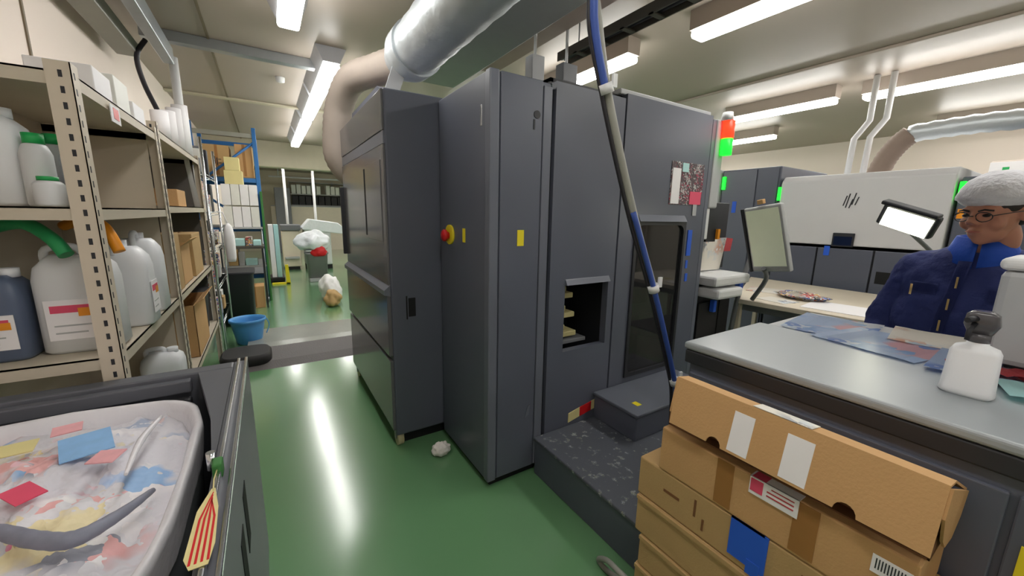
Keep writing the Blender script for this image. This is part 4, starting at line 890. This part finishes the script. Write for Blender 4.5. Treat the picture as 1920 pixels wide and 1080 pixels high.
t.part('green_light', G().box(5.025, .80, 1.77, 5.05, .84, 1.93, .005), 'glowgreen', 'lit green strip'); t.part('orange_label', G().box(5.04, .78, 1.62, 5.049, .82, 1.70), 'orange', 'orange label')
one('wall_banner', G().box(7.2, -2.2, 2.05, 7.23, 1.0, 2.28, .004), 'paper', 'white banner strip with small green marks above the end unit', 'banner').location
bo = bpy.data.objects['wall_banner']
t = T('storage_cabinet', 'cream cabinet standing behind the operator beyond the press', 'cabinet', (7.5, -.6, 0))
t.part('body', G().box(7.25, -2.2, 0, 7.8, 1.0, 2.3, .01), 'wall'); t.part('green_marks', G().box(7.193, .85, 2.18, 7.199, .9, 2.22).box(7.193, .62, 2.19, 7.199, .67, 2.23).box(7.193, .42, 2.2, 7.199, .46, 2.24).box(7.193, .2, 2.2, 7.199, .25, 2.24), 'capgreen', 'small green marks')

# work lamp
t = T('work_lamp', 'bright rectangular work lamp on a thin arm behind the operator', 'lamp', (3.5, .55, .9))
XW = Matrix.Translation((3.25, .74, 1.585)) @ Matrix.Rotation(math.radians(-8), 4, 'Z') @ Matrix.Rotation(math.radians(20), 4, 'X') @ Matrix.Rotation(math.radians(-12), 4, 'Y')
t.part('head', G().box(0, -.15, -.06, .05, .13, .075, .014, X=XW).box(-.02, -.14, .065, .045, .14, .09, .008, X=XW), 'charcoal')
t.part('tube_panel', G().box(-.006, -.13, -.055, .0, .10, .055, X=XW), 'worklight', 'glowing lamp face')
t.part('top_strip', G().box(-.012, -.10, .066, .0, .10, .088, X=XW), 'magenta', 'magenta strip along the head')
t.part('arm', G().tube([(3.27, .70, 1.52), (3.5, .62, 1.38), (3.62, .50, 1.2), (3.62, .45, .90)], .012, 10, smooth=3), 'midgrey')

# ---------------------------------------------------------------- the operator
exec_person = True
t = T('person', 'person in navy work jacket, blue collar, glasses and white hairnet leaning over the counter', 'person', (2.66, .40, 0))
def remesh(o, vox, sm=6, disp=None):
    m = o.modifiers.new('r', 'REMESH'); m.mode = 'VOXEL'; m.voxel_size = vox; m.use_smooth_shade = True
    s = o.modifiers.new('s', 'SMOOTH'); s.factor = .5; s.iterations = sm
    return o
hc = V((2.595, .315, 1.625))                       # head centre
fd = V((-.86, .42, -.20)).normalized()             # where the face looks
rt = V((0, 0, 1)).cross(fd).normalized()           # person's left (image right)
upv = fd.cross(rt).normalized()
lean = Matrix.Rotation(0, 3, 'X')
HM = Matrix((rt, -fd, upv)).transposed()           # local: x=side, -y=front, z=up
HX = Matrix.Translation(hc) @ HM.to_4x4() @ Matrix.Scale(1.08, 4)
def H(g): return g
g = G()
def E_(c, r, rot=None): g.ell(c, r, 20, X=HX, R=rot)
E_((0, .012, .035), (.076, .094, .088)); E_((0, -.012, -.01), (.068, .080, .085)); E_((0, -.03, -.065), (.052, .055, .048)); E_((0, -.055, -.092), (.026, .026, .022))
E_((.042, -.055, -.028), (.026, .024, .028)); E_((-.042, -.055, -.028), (.026, .024, .028)); E_((0, -.077, .028), (.052, .016, .014))
g.tube([(0, -.088, .018), (0, -.103, -.006), (0, -.108, -.02)], [.009, .012, .015], 12, X=HX); E_((.013, -.096, -.022), (.009, .012, .008)); E_((-.013, -.096, -.022), (.009, .012, .008))
E_((0, -.088, -.050), (.024, .012, .006)); E_((0, -.085, -.060), (.021, .011, .006))
for s in (-1, 1): E_((s*.077, .012, -.004), (.010, .020, .031))
# neck + upper chest
nb = V((2.66, .33, 1.44)); Hw = lambda p: HX @ V(p)
g.tube([Hw((0, .02, -.05)), Hw((0, .035, -.12)), nb, nb+V((.01, .01, -.1))], [.054, .056, .066, .10], 20, smooth=4)
# torso core, legs (all hidden under the clothes, one continuous body)
g.tube([nb+V((.01, .01, -.1)), (2.69, .38, 1.2), (2.70, .44, 1.0), (2.70, .45, .9)], [.10, .12, .12, .13], 20)
for s, hx in ((1, .54), (-1, .36)):
    g.tube([(2.70, hx, .92), (2.68, hx+.01, .5), (2.71, hx+.02, .09)], [.085, .055, .04], 16)
    g.tube([(2.72, hx+.02, .06), (2.58, hx+.03, .035)], [.04, .03], 12)
def hand(W, d, nrm, side, g, curl=.5, sc=1.0):
    """W wrist, d direction of the fingers, nrm back-of-hand normal, side towards the thumb"""
    d = d.normalized(); nrm = nrm.normalized(); side = side.normalized()
    L = lambda a, b, c: W+d*(a*sc)+side*(b*sc)+nrm*(c*sc)
    for b in (-.028, -.01, .01, .028): g.tube([L(-.01, b*.6, 0), L(.05, b, .002), L(.09, b*1.08, 0)], [.016*sc, .0145*sc, .012*sc], 10)
    g.tube([L(-.04, 0, 0), L(.0, 0, 0)], [.025*sc, .024*sc], 12)
    for b, ln in ((-.031, .060), (-.0105, .076), (.0105, .082), (.031, .074)):
        p = L(.088, b*1.05, 0); a = .15*curl; pts = [p]; ang = 0
        for q, seg in enumerate((.45, .32, .23)):
            ang += curl*(.5+.25*q); p = p+(d*math.cos(ang)-nrm*math.sin(ang)+side*b*1.5)*(ln*seg*sc); pts.append(p)
        g.tube(pts, [.0098*sc, .0092*sc, .0084*sc, .0068*sc], 10)
    g.tube([L(.015, .026, -.004), L(.045, .052, -.012), L(.072, .066, -.02), L(.092, .070, -.03)], [.015*sc, .0125*sc, .010*sc, .008*sc], 10)
# arms: right hangs, left rests on the counter
RS, RE, RW = V((2.69, .525, 1.375)), V((2.67, .615, 1.12)), V((2.57, .62, .90))
LS, LE, LW = V((2.70, .14, 1.37)), V((2.66, .00, 1.16)), V((2.44, .01, 1.165))
g.tube([RS, RE, RW], [.045, .037, .026], 14); g.tube([LS, LE, LW], [.045, .037, .026], 14)
hand(RW, V((-.15, 0, -1)), V((.2, 1, 0)), V((-1, .1, .1)), g, .5)
hand(LW, V((-1, .12, -.28)), V((-.2, 0, 1)), V((.1, 1, 0)), g, .35)
body = remesh(t.part('body', g, 'skin'), .0055, 5)
for s in (-1, 1):
    e = t.part('eye', G().ell((s*.031, -.083, .006), (.0125, .008, .0065), 12, X=HX), 'eye')
    t.part('brow', G().tube([HX @ V((s*.014, -.094, .024)), HX @ V((s*.032, -.094, .030)), HX @ V((s*.052, -.082, .024))], .0035, 8), 'hair')
t.part('mouth', G().tube([HX @ V((-.022, -.095, -.055)), HX @ V((0, -.102, -.054)), HX @ V((.022, -.095, -.055))], [.002, .004, .002], 8), 'lips')
g = G()
for s in (-1, 1):
    P = [HX @ V((s*(.034+.025*math.cos(a)), -.106+.008*abs(math.cos(a)), .004+.018*math.sin(a))) for a in [2*PI*k/16 for k in range(17)]]
    g.tube(P, .0018, 6); g.tube([HX @ V((s*.059, -.100, .008)), HX @ V((s*.080, -.04, .010)), HX @ V((s*.082, .015, .006))], .0018, 6)
g.tube([HX @ V((-.010, -.110, .008)), HX @ V((.010, -.110, .008))], .0018, 6)
t.part('glasses', g, 'charcoal')
# hair and net
g = G().ell((0, .02, .045), (.083, .098, .088), 24, X=HX).ell((0, .05, .0), (.078, .068, .07), 20, X=HX)
t.part('hair', g, 'hair')
b = bmesh.new(); bmesh.ops.create_uvsphere(b, u_segments=48, v_segments=30, radius=1)
for q in b.verts:
    d = q.co.copy(); k = 1+.05*noise.noise(d*4)+.03*math.sin(14*math.atan2(d.y, d.x))*max(0, .5-abs(d.z))
    z = d.z
    q.co = V((d.x*.106*k, d.y*.124*k, z*.108*k if z > 0 else z*.04))
    if z < 0: q.co.x *= .93; q.co.y *= .93
g = G(); g.bm(b, 0, True, X=HX @ Matrix.Translation((0, .012, .052)) @ Matrix.Rotation(-.16, 4, 'X'))
t.part('hairnet', g, 'net', 'puffy white hairnet')
# jacket
g = G()
def oval(c, a, b, n=32, tilt=0):  # a along x (depth), b along y (width)
    return [(c[0]+a*math.cos(2*PI*k/n), c[1]+b*math.sin(2*PI*k/n), c[2]+tilt*math.cos(2*PI*k/n)) for k in range(n)]
g.loft([oval(c, a, b, tilt=tt) for c, a, b, tt in (((2.70, .44, .78), .145, .215, 0), ((2.70, .435, .92), .15, .22, 0), ((2.695, .41, 1.05), .145, .21, 0), ((2.69, .375, 1.18), .15, .22, 0), ((2.685, .35, 1.30), .145, .235, 0), ((2.685, .34, 1.38), .125, .225, .0), ((2.675, .335, 1.44), .10, .16, .01), ((2.67, .333, 1.475), .085, .10, .02))])
for S, E2, Wr in ((RS, RE, RW), (LS, LE, LW)):
    inn = V((S.x, .335+(S.y-.335)*.55, S.z+.0))
    g.tube([inn, S+V((0, 0, -.005)), (S+E2)/2, E2, (E2+Wr)/2, Wr+(E2-Wr)*.12], [.07, .072, .064, .058, .050, .044], 20, smooth=4)
jk = remesh(t.part('jacket', g, 'jacket'), .008, 5)
tex = bpy.data.textures.new('folds', 'CLOUDS'); tex.noise_scale = .09
dm = jk.modifiers.new('d', 'DISPLACE'); dm.texture = tex; dm.strength = .028; dm.mid_level = .5; dm.texture_coords = 'LOCAL'
# placket, pockets and tan bar tacks on the chest (front faces -x)
def onchest(y, z):
    q = (y-.35)/.235; q = max(-.95, min(.95, q)); return 2.69-.15*math.sqrt(1-q*q)-.006
def patch(y0, y1, z0, z1, th=.004, n=6, skew=0, raise_=0):
    g = G(); v = []; f = []
    for i in range(n+1):
        for j in range(n+1):
            z = z0+(z1-z0)*i/n; y = y0+(y1-y0)*j/n+skew*(i/n-1); v.append((onchest(y, z)-th-raise_, y, z))
    for i in range(n):
        for j in range(n): f.append((i*(n+1)+j, i*(n+1)+j+1, (i+1)*(n+1)+j+1, (i+1)*(n+1)+j))
    b = bmesh.new(); vs = [b.verts.new(p) for p in v]; fs = [b.faces.new([vs[i] for i in q]) for q in f]
    bmesh.ops.solidify(b, geom=fs, thickness=-.02); g.bm(b, 0, True); return g
pk = t.part('placket', patch(.335, .375, .95, 1.42, skew=-.06), 'jacket')
for k in range(4):
    z = 1.33-.10*k; y = .362+.0125*k
    t.part('bar_tack', patch(y, y+.007, z-.03, z+.02, th=.008, n=2), 'thread', 'tan stitching', parent=pk)
for y0, y1, yt in ((.42, .52, .505), (.16, .27, .215)):
    pc = t.part('pocket_flap', patch(y0, y1, 1.26, 1.31), 'jacket')
    t.part('bar_tack', patch(yt, yt+.009, 1.245, 1.295, th=.009, n=2), 'thread', 'tan pen slot stitching', parent=pc)
# collar
g = G()
for sgn in (1, -1):
    pts = []; rings = []
    for k in range(13):
        a = PI*(.02+.98*k/12)*sgn
        cx, cy = 2.665-.0*math.cos(a), .333
        rx, ry = .078, .082
        drop = .065*(1-k/12)**1.2
        x = cx-rx*math.cos(a); y = cy+ry*math.sin(a)
        o_ = V((-math.cos(a), math.sin(a), 0))
        rings.append([V((x, y, 1.535-.02*(1-k/12)))-o_*.008, V((x, y, 1.535-.02*(1-k/12)))+o_*.004, V((x, y, 1.46-drop))+o_*.034, V((x, y, 1.45-drop))+o_*.022])
    g.loft([[tuple(p) for p in r] for r in rings])
t.part('collar', g, 'collar', 'bright blue inner collar')
# trousers and shoes
g = G().loft([oval((2.70, .44, .97), .135, .20), oval((2.70, .44, .86), .145, .205), oval((2.70, .445, .78), .12, .19)])
for hx in (.54, .36): g.tube([(2.70, hx, .88), (2.685, hx+.01, .5), (2.71, hx+.02, .10)], [.10, .075, .065], 20)
remesh(t.part('trousers', g, 'trousers'), .01, 4)
for hx in (.56, .38): t.part('shoe', G().loft([rrect(2.65, hx, z, a, b, 3) for z, a, b in ((0, .14, .05), (.03, .14, .05), (.06, .11, .045), (.1, .06, .04))]), 'rubber')
